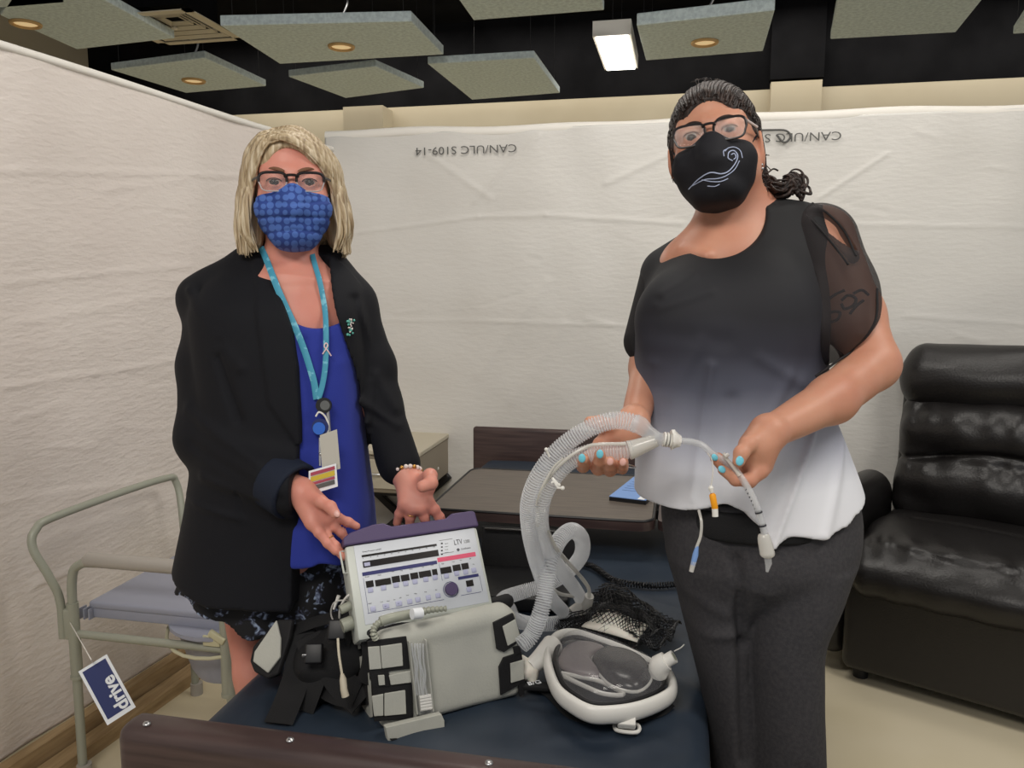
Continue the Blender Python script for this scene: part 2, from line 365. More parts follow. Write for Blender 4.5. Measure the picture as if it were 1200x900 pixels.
# ------------------------------------------------------------------ distance-field modelling (bodies, clothes, cushions)
def rc(a, b, ra, rb):
    a = np.array(a, float); b = np.array(b, float); ba = b-a; bb = ba@ba
    def f(X, Y, Z):
        px, py, pz = X-a[0], Y-a[1], Z-a[2]
        h = np.clip((px*ba[0]+py*ba[1]+pz*ba[2])/bb, 0, 1)
        return np.sqrt((px-h*ba[0])**2+(py-h*ba[1])**2+(pz-h*ba[2])**2)-(ra+(rb-ra)*h)
    r = max(ra, rb); return f, np.minimum(a, b)-r, np.maximum(a, b)+r
def ell(c, r, R=None):
    c = np.array(c, float); r = np.broadcast_to(np.array(r, float), (3,)); Rm = np.eye(3) if R is None else np.array(R)
    def f(X, Y, Z):
        x, y, z = X-c[0], Y-c[1], Z-c[2]
        q = [Rm[0, i]*x+Rm[1, i]*y+Rm[2, i]*z for i in range(3)]
        k0 = np.sqrt((q[0]/r[0])**2+(q[1]/r[1])**2+(q[2]/r[2])**2)+1e-9
        k1 = np.sqrt((q[0]/r[0]**2)**2+(q[1]/r[1]**2)**2+(q[2]/r[2]**2)**2)+1e-9
        return k0*(k0-1)/k1
    m = r.max() if R is not None else r; return f, c-m, c+m
def boxs(c, h, rad, R=None):
    c = np.array(c, float); h = np.array(h, float); Rm = np.eye(3) if R is None else np.array(R)
    def f(X, Y, Z):
        x, y, z = X-c[0], Y-c[1], Z-c[2]
        q = [np.abs(Rm[0, i]*x+Rm[1, i]*y+Rm[2, i]*z)-(h[i]-rad) for i in range(3)]
        o = np.sqrt(np.maximum(q[0], 0)**2+np.maximum(q[1], 0)**2+np.maximum(q[2], 0)**2)
        return o+np.minimum(np.maximum(np.maximum(q[0], q[1]), q[2]), 0)-rad
    e = np.abs(Rm)@h; return f, c-e, c+e
def hermite(x, xp, fp):
    xp = np.array(xp); fp = np.array(fp); m = np.gradient(fp, xp); i = np.clip(np.searchsorted(xp, x)-1, 0, len(xp)-2)
    h = xp[i+1]-xp[i]; t = np.clip((x-xp[i])/h, 0, 1)
    return (2*t**3-3*t**2+1)*fp[i]+(t**3-2*t**2+t)*h*m[i]+(-2*t**3+3*t**2)*fp[i+1]+(t**3-t**2)*h*m[i+1]
def loft(levels, yaw=0, grow=0, p=2.3):
    """levels: (px_left, px_right, py, d, halfdepth) silhouettes seen from the front"""
    L = []
    for a, b, y, d, hd in levels:
        c = V((a+b)/2, y, d); L.append((c[2], c[0], c[1], (b-a)/2/FPX*d+grow, hd+grow))
    return loftz(L, yaw, p)
def loftz(L, yaw=0, p=2.3):
    L = sorted(L); A = np.array(L); cy, sy = math.cos(yaw), math.sin(yaw)
    def f(X, Y, Z):
        z = Z+0*X+0*Y; z1 = np.unique(Z); 
        tab = [hermite(z1, A[:, 0], A[:, i]) for i in range(1, 5)]
        g = [np.interp(Z, z1, t) for t in tab]
        x, y = X-g[0], Y-g[1]
        u = (x*cy+y*sy)/g[2]; v = (-x*sy+y*cy)/g[3]
        k = (np.abs(u)**p+np.abs(v)**p)**(1/p)
        d = (k-1)*np.minimum(g[2], g[3])
        return np.maximum(d, np.maximum(Z-A[-1, 0], A[0, 0]-Z))
    r = A[:, 3:5].max(); return f, np.array([A[:, 1].min()-r, A[:, 2].min()-r, A[0, 0]]), np.array([A[:, 1].max()+r, A[:, 2].max()+r, A[-1, 0]])
def plane(n, p0):
    """half space: inside where n.(p-p0) < 0"""
    n = np.array(n, float); n /= np.linalg.norm(n); p0 = np.array(p0, float)
    f = lambda X, Y, Z: (X-p0[0])*n[0]+(Y-p0[1])*n[1]+(Z-p0[2])*n[2]
    return f, np.array([-9, -9, -9.]), np.array([9, 9, 9.])
def inloc(prim, o, R):
    """move a primitive given in local coordinates to frame (o,R)"""
    f, lo, hi = prim; o = np.array(o, float); R = np.array(R)
    def g(X, Y, Z):
        x, y, z = X-o[0], Y-o[1], Z-o[2]
        return f(R[0, 0]*x+R[1, 0]*y+R[2, 0]*z, R[0, 1]*x+R[1, 1]*y+R[2, 1]*z, R[0, 2]*x+R[1, 2]*y+R[2, 2]*z)
    C = np.array([[a, b, c] for a in (lo[0], hi[0]) for b in (lo[1], hi[1]) for c in (lo[2], hi[2])])@R.T+o
    return g, C.min(0), C.max(0)
class Vol:
    def __init__(s, lo, hi, h, zs=None):
        s.x = np.arange(lo[0], hi[0]+h, h, dtype=np.float32); s.y = np.arange(lo[1], hi[1]+h, h, dtype=np.float32)
        s.z = np.arange(lo[2], hi[2]+h, h, dtype=np.float32) if zs is None else np.array(zs, np.float32)
        s.f = np.full((len(s.x), len(s.y), len(s.z)), .05, np.float32)
    def sub(s, lo, hi, m):
        r = []
        for a, l, h in zip((s.x, s.y, s.z), lo, hi):
            r.append(slice(max(0, np.searchsorted(a, l-m)-1), min(len(a), np.searchsorted(a, h+m)+2)))
        return tuple(r)
    def ev(s, prim, sl): return prim[0](s.x[sl[0]][:, None, None], s.y[sl[1]][None, :, None], s.z[sl[2]][None, None, :])
    def add(s, prim, k=.01):
        sl = s.sub(prim[1], prim[2], max(k, .01)+.02)
        if any(q.stop <= q.start for q in sl): return s
        d = s.ev(prim, sl); a = s.f[sl]; h = np.maximum(k-np.abs(a-d), 0)/max(k, 1e-6); s.f[sl] = np.minimum(a, d)-h*h*k*.25; return s
    def cut(s, prim, k=.004):
        sl = s.sub(prim[1], prim[2], k+.01)
        if any(q.stop <= q.start for q in sl): return s
        d = -s.ev(prim, sl); a = s.f[sl]; h = np.maximum(k-np.abs(a-d), 0)/max(k, 1e-6); s.f[sl] = np.maximum(a, d)+h*h*k*.25; return s
    def keep(s, prim, k=.004):
        sl = (slice(None),)*3; d = s.ev(prim, sl); a = s.f; h = np.maximum(k-np.abs(a-d), 0)/max(k, 1e-6); s.f = np.maximum(a, d)+h*h*k*.25; return s
    def disp(s, fn): s.f = s.f+fn(s.x[:, None, None], s.y[None, :, None], s.z[None, None, :]).astype(np.float32); return s
    def mesh(s, name, xf=None):
        f = s.f; f[0] = np.maximum(f[0], .01); f[-1] = np.maximum(f[-1], .01); f[:, 0] = np.maximum(f[:, 0], .01); f[:, -1] = np.maximum(f[:, -1], .01)
        f[:, :, 0] = np.maximum(f[:, :, 0], .01); f[:, :, -1] = np.maximum(f[:, :, -1], .01)
        g = f < 0; n = np.zeros(tuple(q-1 for q in f.shape), np.int8)
        cs = [(a, b, c) for a in (0, 1) for b in (0, 1) for c in (0, 1)]
        for a, b, c in cs: n += g[a:f.shape[0]-1+a, b:f.shape[1]-1+b, c:f.shape[2]-1+c]
        I = np.argwhere((n > 0) & (n < 8)); vals = np.stack([f[I[:, 0]+a, I[:, 1]+b, I[:, 2]+c] for a, b, c in cs], 1)
        acc = np.zeros((len(I), 3)); cnt = np.zeros(len(I))
        for i in range(8):
            for j in range(i+1, 8):
                if sum(abs(cs[i][q]-cs[j][q]) for q in range(3)) != 1: continue
                a, b = vals[:, i], vals[:, j]; x = (a < 0) != (b < 0); t = np.where(x, a/np.where(x, a-b, 1), 0)
                P = np.array(cs[i])[None]+t[:, None]*(np.array(cs[j])-np.array(cs[i]))[None]
                acc += P*x[:, None]; cnt += x
        pos = I+acc/cnt[:, None]
        co = np.stack([np.interp(pos[:, 0], np.arange(len(s.x)), s.x), np.interp(pos[:, 1], np.arange(len(s.y)), s.y), np.interp(pos[:, 2], np.arange(len(s.z)), s.z)], 1)
        cid = np.full(n.shape, -1, np.int32); cid[I[:, 0], I[:, 1], I[:, 2]] = np.arange(len(I)); Q = []
        sh = f.shape
        for ax in range(3):
            b, c = [(1, 2), (2, 0), (0, 1)][ax]
            sa = [slice(1, -1)]*3; sb = [slice(1, -1)]*3; sa[ax] = slice(0, -1); sb[ax] = slice(1, None)
            A = g[tuple(sa)]; B = g[tuple(sb)]; E = np.argwhere(A != B); ins = A[E[:, 0], E[:, 1], E[:, 2]]
            off = np.array([1, 1, 1]); off[ax] = 0; E = E+off
            def cell(db, dc):
                e = E.copy(); e[:, b] += db; e[:, c] += dc; return cid[e[:, 0], e[:, 1], e[:, 2]]
            q = np.stack([cell(-1, -1), cell(0, -1), cell(0, 0), cell(-1, 0)], 1)
            q[~ins] = q[~ins][:, ::-1]; Q.append(q)
        Q = np.vstack(Q); Q = Q[(Q >= 0).all(1)]
        if xf is not None: co = xf(co)
        me = bpy.data.meshes.new(name); me.vertices.add(len(co)); me.vertices.foreach_set('co', co.ravel())
        me.loops.add(len(Q)*4); me.loops.foreach_set('vertex_index', Q.ravel().astype(np.int32))
        me.polygons.add(len(Q)); me.polygons.foreach_set('loop_start', np.arange(0, len(Q)*4, 4, dtype=np.int32)); me.polygons.foreach_set('loop_total', np.full(len(Q), 4, np.int32))
        me.update(calc_edges=True); me.validate(); return me
def waves(seed, n, amp, kmin, kmax, stretch=(1, 1, 1)):
    r = np.random.default_rng(seed); K = r.normal(size=(n, 3)); K /= np.linalg.norm(K, axis=1)[:, None]; K *= r.uniform(kmin, kmax, (n, 1))*np.array(stretch); ph = r.uniform(0, 6.28, n)
    def f(X, Y, Z):
        t = 0
        for k, p in zip(K, ph): t = t+np.sin(k[0]*X+k[1]*Y+k[2]*Z+p)
        return t*amp/math.sqrt(n)
    return f
# ================================================================== THE ROOM
def struct(name, mb, m, **k): return mb.build(name, m, None, kind='structure', smooth=False, **k)
b = MB(); b.box((0, 3.2, -.05), (12, 11, .1)); struct('floor', b, M['floor'])
b = MB(); b.box((0, 3.4, 3.75), (12, 11, .1)); struct('ceiling', b, M['black_paint'])
YB = 7.2
zb = onY(430, 135, YB)[2]*.5+onY(1190, 82, YB)[2]*.5
b = MB(); b.box((0, YB+.06, zb/2), (12, .12, zb)); struct('wall_back', b, M['beige_wall'])
b = MB(); b.box((0, YB+.06, (zb+3.7)/2), (12, .121, 3.7-zb)); struct('trim_1', b, M['black_paint'])
b = MB(); b.box((-5.9, 3.2, 1.85), (.1, 8.2, 3.7)); struct('wall_left', b, M['beige_wall'])
b = MB()                                    # two shallow pillars breaking the back wall
p = onY(437, 130, YB); b.box((p[0], YB-.12, (zb-.03)/2), (.38, .25, zb-.03)); struct('trim_2', b, M['beige_wall'])
p = onY(932, 98, YB); b = MB(); b.box((p[0], YB-.04, zb/2+.02), (.4, .09, zb+.04)); struct('trim_3', b, M['beige_wall'])
b = MB(); b.box((p[0], YB-.04, (zb+3.74)/2), (.42, .088, 3.62-zb)); struct('trim_4', b, M['black_paint'])

# ---- partition curtains: woven white poly sheets with folds and creases
def seg_d(P, a, b2):
    a = np.array(a, float); b2 = np.array(b2, float); d = b2-a; t = np.clip(((P-a)@d)/(d@d), 0, 1)
    return np.linalg.norm(P-(a+t[..., None]*d), axis=-1)
def sheet(name, o, u, nrm, wdt, z0, z1, step, creases, m, seed, amp, parent):
    nu = int(wdt/step); nv = int((z1-z0)/step); U, Z = np.meshgrid(np.linspace(0, wdt, nu), np.linspace(z0, z1, nv), indexing='ij')
    P = np.stack([U, Z], -1); d = np.zeros_like(U)
    r = np.random.default_rng(seed)
    for i in range(26):
        k = r.uniform(3, 26); a = r.uniform(-.5, .5)+(math.pi/2 if i % 4 == 0 else 0)
        d += amp*math.exp(-k/22)*np.sin(k*(U*math.cos(a)+Z*math.sin(a))+r.uniform(0, 6)+1.4*np.sin(2.1*Z+r.uniform(0, 6)))
    for a, b2, w_, h_ in creases:
        q = seg_d(P, a, b2); d += .55*h_*np.exp(-(q/(w_*1.15))**2)
    for i in range(70):                       # short random crinkles
        c = np.array([r.uniform(0, wdt), r.uniform(z0, z1)]); a = r.uniform(-.35, .35); l = r.uniform(.04, .2)
        q = seg_d(P, c, c+l*np.array([math.cos(a), math.sin(a)])); d += r.uniform(-.002, .003)*np.exp(-(q/.009)**2)
    o = np.array(o, float); u = np.array(u, float); nrm = np.array(nrm, float)
    X = o+U[..., None]*u+d[..., None]*nrm; X[..., 2] += Z
    idx = np.arange(nu*nv).reshape(nu, nv); F = np.stack([idx[:-1, :-1], idx[1:, :-1], idx[1:, 1:], idx[:-1, 1:]], -1).reshape(-1, 4)
    me = bpy.data.meshes.new(name); me.vertices.add(nu*nv); me.vertices.foreach_set('co', X.reshape(-1)); me.loops.add(F.size); me.loops.foreach_set('vertex_index', F.ravel().astype(np.int32))
    me.polygons.add(len(F)); me.polygons.foreach_set('loop_start', np.arange(0, F.size, 4, dtype=np.int32)); me.polygons.foreach_set('loop_total', np.full(len(F), 4, np.int32)); me.update(calc_edges=True)
    ob = link(name, me, m, parent)
    md = ob.modifiers.new('thickness', 'SOLIDIFY'); md.thickness = .002; return ob
YC = 3.62; XC = -1.68
rt = thing('partition_curtain', 'white woven sheet partition across the back behind both women', 'curtain', (0, YC, 0))
def bc(px, py): q = onY(px, py, YC); return (q[0]-XC, q[2])
cre = [(bc(410, 274), bc(560, 254), .006, .008), (bc(560, 254), bc(640, 252), .006, .008), (bc(640, 252), bc(800, 262), .006, .007),
       (bc(440, 375), bc(560, 376), .006, .004), (bc(560, 376), bc(745, 382), .006, .005), (bc(555, 238), bc(632, 158), .006, .008),
       (bc(500, 180), bc(575, 232), .012, .005), (bc(710, 215), bc(790, 178), .010, .006), (bc(960, 232), bc(1040, 180), .006, .008), (bc(990, 263), bc(1200, 266), .006, .005),
       (bc(560, 440), bc(640, 330), .02, .005), (bc(600, 470), bc(660, 380), .02, .004), (bc(1060, 370), bc(1200, 380), .006, .005)]
sheet('sheet', (XC, YC, 0), (1, 0, 0), (0, -1, 0), 4.6, .02, 2.085, .0095, cre, M['curtain_back'], 3, .0016, rt)
bt = MB(); U = np.linspace(XC, XC+4.6, 90); z = 2.085+.006*np.sin(U*3.1)+.004*np.sin(U*9)
bt.tube(np.stack([U, U*0+YC+.012, z], 1), None, 12, flat=(.022, .012, (0, 0, 1))); bt.build('rod_pocket', M['curtain_top'], rt)
def print_line(px, py, body, s):
    q = onY(px, py, YC-.011)
    text('printed_text', body, s, (q[0], YC-.012, q[2]), (-1, 0, 0), (0, 0, -1), M['ink_grey'], rt, depth=.0002, xs=1.22)
print_line(606, 169, 'CAN/ULC S109-14', .05)
print_line(987, 154, 'CAN/ULC S', .05)
lg = MB(); pts = [onY(x, y, YC-.016) for x, y in ((880, 153), (900, 152.5), (918, 152.5), (925, 156), (926, 161), (922, 166), (917, 166), (910, 158))]
lg.tube(cr(pts, 6), .0045, 8); lg.build('printed_logo', M['ink_grey'], rt, label='dark looped line mark printed beside the lettering')

lx = lambda y: -1.93+.08*y
lt = thing('partition_curtain', 'white crinkled sheet partition along the left side', 'curtain', (lx(1.5), 1.5, 0))
un = np.array([.08, 1, 0])/math.hypot(.08, 1); ln = np.array([un[1], -un[0], 0])
lo_ = np.array([lx(-.6), -.6, 0])
def lc(px, py):
    r = W(px, py, 1.0)-np.array([0, 0, CAMZ]); t = ((lo_-np.array([0, 0, CAMZ]))@ln)/(r@ln); q = np.array([0, 0, CAMZ])+t*r
    return ((q-lo_)@un, q[2])
cre = [(lc(-40, 198), lc(280, 206), .006, .007), (lc(0, 333), lc(90, 323), .006, .006), (lc(90, 323), lc(222, 311), .006, .006), (lc(0, 455), lc(110, 438), .006, .007), (lc(110, 438), lc(212, 420), .006, .007),
       (lc(60, 525), lc(110, 523), .006, .006), (lc(40, 685), lc(88, 667), .007, .01), (lc(120, 222), lc(215, 212), .007, .004), (lc(20, 380), lc(200, 345), .012, .004), (lc(0, 590), lc(200, 560), .014, .004)]
sheet('sheet', lo_, un, ln, 4.23, .09, 2.02, .0095, cre, M['curtain_left'], 11, .0016, lt)
bt = MB(); q = [lo_+un*t+np.array([0, 0, 2.022+.002*math.sin(t*5)]) for t in np.linspace(0, 4.23, 60)]
bt.tube(q, None, 10, flat=(.012, .010, (0, 0, 1))); bt.build('rod_pocket', M['curtain_top'], lt)
bb = MB(); c = lo_+un*2.1+ln*.02; Rb = np.stack([un, -ln, [0, 0, 1]], 1)
bb.box(c+np.array([0, 0, .045]), (4.2, .038, .089), Rb); struct('baseboard_left', bb, M['wood_strip'])
bb = MB(); bb.box(lo_+un*2.1+ln*.075+np.array([0, 0, .02]), (4.2, .06, .04), Rb); struct('trim_5', bb, M['wood_strip'])

# ---- hanging acoustic ceiling panels
def quad_panel(pts, z, t, lights, label, wires=()):
    P = [onZ(x, y, z) for x, y in pts]; c = np.mean(P, 0)
    r = thing('ceiling_panel', label, 'ceiling panel', c, 'grey felt ceiling panels')
    bm_ = MB(); P2 = np.array(P); n = len(P2)
    bm_.plate(P2 if np.cross(P2[1]-P2[0], P2[2]-P2[1])[2] > 0 else P2[::-1], (0, 0, 1), t); o = bm_.build('board', M['panel'], r, smooth=False)
    bv = o.modifiers.new('b', 'BEVEL'); bv.width = .006; bv.segments = 2
    for lx_, ly in lights:
        q = onZ(lx_, ly, z)
        a = MB(); th = np.linspace(0, 2*np.pi, 32, endpoint=False); R1 = .075
        a.tube([q+np.array([R1*math.cos(t_), R1*math.sin(t_), -.004]) for t_ in th], .012, 8, closed=True); a.build('downlight_trim', M['brass'], r)
        a = MB(); a.cyl(q+np.array([0, 0, -.003]), q+np.array([0, 0, .03]), .066, 28); a.build('downlight_lens', M['lens_warm'], r)
        a = MB(); a.cyl(q+np.array([0, 0, t]), q+np.array([0, 0, t+.1]), .07, 20); a.box(q+np.array([.05, 0, t+.05]), (.12, .07, .07)); a.tube(cr([q+np.array([0, 0, t+.1]), q+np.array([.05, 0, t+.22]), q+np.array([-.04, .02, t+.3]), q+np.array([0, .02, 3.7-z])], 8), .008, 8)
        a.build('lamp_housing', M['steel'], r)
    for i in range(n):
        wq = MB(); q = c+(P2[i]-c)*.9+np.array([0, 0, t]); wq.cyl(q, [q[0], q[1], 3.7], .0022, 6); wq.build('hanging_wire', M['black_plastic'], r)
ZP = 2.9
quad_panel([(258, 30), (482, 25), (520, 64), (328, 75)], ZP, .06, [(400, 54)], 'large hanging felt panel with downlight, left of centre beside the air vent')
quad_panel([(0, 18), (90, 58), (205, 45), (115, -4), (20, -12)], ZP, .05, [(30, 27)], 'hanging felt panel with downlight nearest the top left corner')
quad_panel([(130, 82), (240, 68), (312, 101), (218, 109)], ZP, .05, [(227, 94)], 'small hanging felt panel with downlight above the left partition')
quad_panel([(338, 90), (440, 78), (497, 103), (405, 115)], ZP, .05, [], 'plain hanging felt panel above the blonde woman')
quad_panel([(501, 75), (626, 68), (656, 109), (553, 117)], ZP, .05, [], 'plain hanging felt panel left of the lit ceiling lamp')
quad_panel([(535, -4), (700, -30), (708, 12), (555, 24)], ZP, .05, [], 'plain hanging felt panel cut by the top edge near the middle')
quad_panel([(746, 30), (908, 12), (894, 60), (757, 71)], ZP, .07, [(826, 49)], 'hanging felt panel with downlight above the dark-haired woman')
quad_panel([(985, -20), (1175, -30), (1120, 38), (973, 46)], ZP, .05, [], 'plain hanging felt panel at the top right')
quad_panel([(1200, 20), (1290, 8), (1260, 34), (1187, 40)], ZP, .05, [], 'plain hanging felt panel cut by the right edge')
quad_panel([(-60, 14), (-70, -20), (72, -14), (76, 3)], ZP, .05, [], 'plain hanging felt panel cut by the top left edge')
# lit fluorescent fitting
P = [onZ(x, y, ZP) for x, y in ((697, 47), (733, 41), (746, 77), (714, 81))]; c = np.mean(P, 0)
r = thing('ceiling_lamp', 'lit rectangular fluorescent lamp hanging among the ceiling panels', 'lamp', c)
a = MB(); a.box(c+np.array([0, 0, .045]), (.235, .80, .09)); a.build('housing', M['white'], r, smooth=False)
a = MB(); a.box(c+np.array([0, 0, -.004]), (.2, .76, .012)); a.build('diffuser', M['tube_light'], r, smooth=False)
for s in (-.35, .35): a = MB(); a.cyl(c+np.array([0, s, .08]), c+np.array([0, s, .8]), .003, 6); a.build('hanging_wire', M['black_plastic'], r)
# square air diffuser: nested frames
c = onZ(205, 33, 2.93); r = thing('air_vent', 'square louvred metal air vent on the dark ceiling duct', 'vent', c)
a = MB(); a.box(c+np.array([0, 0, .42]), (.36, .36, .7)); a.build('duct', M['black_paint'], r, smooth=False)
for i, s in enumerate((.27, .215, .165, .115, .065)):
    a = MB(); z0 = .0+.012*i
    for dx, dy in ((1, 0), (-1, 0), (0, 1), (0, -1)):
        Rr = rotm(x=(-35*dy if i else 0), y=(35*dx if i else 0))
        wd = .05 if i == 0 else .03
        a.box(c+np.array([dx*s, dy*s, z0]), (wd if dx else 2*s+wd, 2*s+wd if dx else wd, .006), Rr)
    a.build('louvre' if i else 'frame', M['vent_metal'], r, smooth=False)
a = MB(); a.ball(c+np.array([0, 0, .0]), (.02, .02, .012)); a.build('centre_knob', M['vent_metal'], r)

# ================================================================== BED
bed = thing('hospital_bed', 'hospital bed with dark wood end boards in the middle of the room', 'bed', (-.36, 2.15, 0))
fb = MB(); fb.rbox((.02, .992, .47), (1.67, .062, .54), r=.022, seg=4)
o = fb.build('footboard', M['dark_wood'], bed, label='dark wood-grain footboard in the foreground')
for x, y in ((172, 848), (340, 867), (573, 894)):
    q = onZ(x, y, .741); s = MB(); s.ball(q, (.006, .006, .003), 14); s.box(q+np.array([0, 0, .003]), (.007, .0012, .001)); s.build('screw', M['steel'], bed)
hz = onY(555, 500, 3.27)
hb = MB(); hb.rbox((-.36, 3.285, hz[2]-.2), (1.02, .03, .40), r=.03, seg=4); hb.build('headboard', M['dark_wood'], bed, label='dark wood headboard beyond the overbed table')
fr = MB()
for x in (-.74, .01): fr.box((x, 2.12, .40), (.05, 2.12, .07))
for y in (1.1, 1.7, 2.3, 3.1): fr.box((-.365, y, .40), (.75, .05, .05))
fr.build('bed_frame', M['black_plastic'], bed, smooth=False)
for x in (-.72, -.01):
    for y in (1.15, 3.05):
        l = MB(); l.box((x, y, .23), (.04, .04, .3)); l.cyl((x-.015, y, .04), (x+.015, y, .04), .04, 20); l.build('leg', M['black_plastic'], bed)
# mattress with soft edges and sheet wrinkles
class _: pass
XL, XR, Y0, Y1, ZT = -.80, .066, 1.035, 3.24, .65
v = Vol((XL-.03, Y0-.03, .44), (XR+.03, Y1+.03, ZT+.03), .011)
v.add(boxs(((XL+XR)/2, (Y0+Y1)/2, .545), ((XR-XL)/2, (Y1-Y0)/2, .105), .035))
def ripple(X, Y, Z):
    d = 0
    for (ax, ay, bx_, by, h, wd) in ((-.62, 1.2, -.1, 1.15, .005, .03), (-.5, 1.35, -.05, 1.22, .004, .02), (-.2, 1.2, .03, 1.34, .005, .02), (-.15, 1.75, .05, 1.6, .006, .02), (-.1, 1.85, .05, 1.75, .005, .018), (-.4, 2.0, -.35, 1.8, .006, .02), (-.3, 2.05, -.2, 1.8, .006, .02),
                                     (-.72, 1.25, -.6, 1.6, .004, .02), (-.13, 1.1, .05, 1.2, .004, .02), (-.25, 1.28, 0, 1.24, .004, .012), (-.05, 1.5, .05, 1.42, .005, .015)):
        dx, dy = bx_-ax, by-ay; t = np.clip(((X-ax)*dx+(Y-ay)*dy)/(dx*dx+dy*dy), 0, 1)
        d = d-h*np.exp(-((X-ax-t*dx)**2+(Y-ay-t*dy)**2)/wd**2)
    return d*(Z > .6)+.0012*np.sin(X*19+Y*7)*np.sin(Y*11-X*5)
v.disp(ripple)
link('mattress', v.mesh('mattress'), M['sheet'], bed, label='navy vinyl mattress with soft wrinkles')

# ---- overbed table
tz = .76
tb = thing('overbed_table', 'brown overbed table with dark rounded rim standing over the mattress', 'table', (.16, 2.3, 0))
x0, x1, y0, y1 = -.695, .12, 2.095, 2.605
def rrect(x0, x1, y0, y1, r, n=6):
    P = []
    for cx, cy, a0 in ((x1-r, y1-r, 0), (x0+r, y1-r, 90), (x0+r, y0+r, 180), (x1-r, y0+r, 270)):
        for i in range(n+1): a = math.radians(a0+90*i/n); P.append((cx+r*math.cos(a), cy+r*math.sin(a)))
    return P
def slab(P, z0, t): m_ = MB(); m_.plate([(x, y, z0) for x, y in P], (0, 0, 1), t); return m_
x1a = -.055
slab(rrect(x0, x1a, y0, y1, .045), tz-.028, .024).build('table_edge', M['dark_wood'], tb, ang=50)
slab(rrect(x0+.008, x1a-.008, y0+.008, y1-.008, .04), tz-.004, .004).build('table_top', M['table_top'], tb, ang=50)
m_ = MB(); P = rrect(x0+.004, x1a-.004, y0+.004, y1-.004, .042); m_.tube([(x, y, tz-.001) for x, y in P], .004, 6, closed=True); m_.build('rim', M['black_plastic'], tb)
slab(rrect(x1a+.008, .30, y0+.01, y1-.01, .03), tz-.028, .026).build('side_leaf', M['dark_wood'], tb, ang=50)
m_ = MB(); m_.rbox((-.17, 2.35, tz-.045), (.66, .06, .03), r=.005); m_.rbox((.16, 2.35, .39), (.06, .05, .70), r=.006); m_.rbox((-.15, 2.2, .06), (.66, .05, .04), r=.01); m_.rbox((-.15, 2.5, .06), (.66, .05, .04), r=.01); m_.rbox((.16, 2.35, .06), (.05, .36, .04), r=.01)
m_.build('stand', M['black_plastic'], tb)
# booklet
q = [onZ(x, y, tz+.012) for x, y in ((714, 582), (722, 552), (765, 555), (757, 586))]
q = [onZ(714, 582, tz+.012), onZ(748, 586, tz+.012)]; ex = (q[1]-q[0])/np.linalg.norm(q[1]-q[0]); up = onZ(723, 552, tz+.012)-q[0]; ey = up-ex*(up@ex); hh = np.linalg.norm(ey); ey /= hh
bk = thing('booklet', 'pale blue booklet lying on the overbed table beside the white blouse', 'booklet', q[0]-np.array([0, 0, .012]))
wd = .11; a = MB(); a.plate([q[0], q[0]+ex*wd, q[0]+ex*wd+ey*hh, q[0]+ey*hh], (0, 0, 1), .002); a.build('cover', M['card_blue'], bk, smooth=False)
a = MB(); z_ = np.array([0, 0, -.012]); a.plate([q[0]+z_, q[0]+ex*wd+z_, q[0]+ex*wd+ey*hh+z_, q[0]+ey*hh+z_], (0, 0, 1), .0115); a.build('pages', M['black_plastic'], bk, smooth=False)
a = MB(); 
for i in range(8):
    s0 = q[0]+ey*hh*(.85-.085*i)+ex*.014+np.array([0, 0, .0022]); a.plate([s0, s0+ex*(.055+.012*((i*7) % 3)), s0+ex*(.055+.012*((i*7) % 3))+ey*.0025, s0+ey*.0025], (0, 0, 1), .0003)
a.build('printed_lines', M['card_dark'], bk, smooth=False)
a = MB(); s0 = q[0]+ex*.085+np.array([0, 0, .0022]); a.plate([s0, s0+ex*.02, s0+ex*.02+ey*hh*.5, s0+ey*hh*.5], (0, 0, 1), .0004); a.build('white_panel', M['label_white'], bk, smooth=False)

# ---- bedside drawer unit on crossed legs
ns = thing('bedside_cabinet', 'beige bedside drawer cabinet on black crossed legs by the back partition', 'cabinet', (-1.22, 3.4, 0))
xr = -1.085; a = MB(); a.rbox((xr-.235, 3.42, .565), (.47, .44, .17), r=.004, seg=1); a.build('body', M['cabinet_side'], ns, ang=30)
a = MB(); a.rbox((xr-.235, 3.415, .663), (.48, .46, .022), r=.004, seg=1); a.build('top', M['cabinet'], ns, ang=30)
a = MB(); a.rbox((xr-.235, 3.196, .565), (.40, .012, .13), r=.003, seg=1); dr = a.build('drawer', M['cabinet'], ns, ang=30)
a = MB(); a.tube(cr([(xr-.30, 3.19, .57), (xr-.29, 3.17, .57), (xr-.18, 3.17, .57), (xr-.17, 3.19, .57)], 5), .005, 8); a.build('handle', M['steel'], dr)
a = MB(); a.ball((xr+.002, 3.45, .54), (.003, .008, .008)); a.build('stud', M['white'], ns)
for s in (-1, 1):
    for yy in (3.25, 3.6):
        a = MB(); a.rbox((xr-.235, yy, .25), (.035, .025, .66), rotm(y=48*s), r=.004, seg=1); a.build('crossed_leg', M['black_plastic'], ns)
for yy in (3.25, 3.6): a = MB(); a.box((xr-.235, yy, .47), (.46, .03, .022)); a.build('rail', M['black_plastic'], ns, smooth=False)
a = MB(); a.box((xr-.235, 3.42, .03), (.46, .4, .02)); a.build('base_plate', M['black_plastic'], ns, smooth=False)

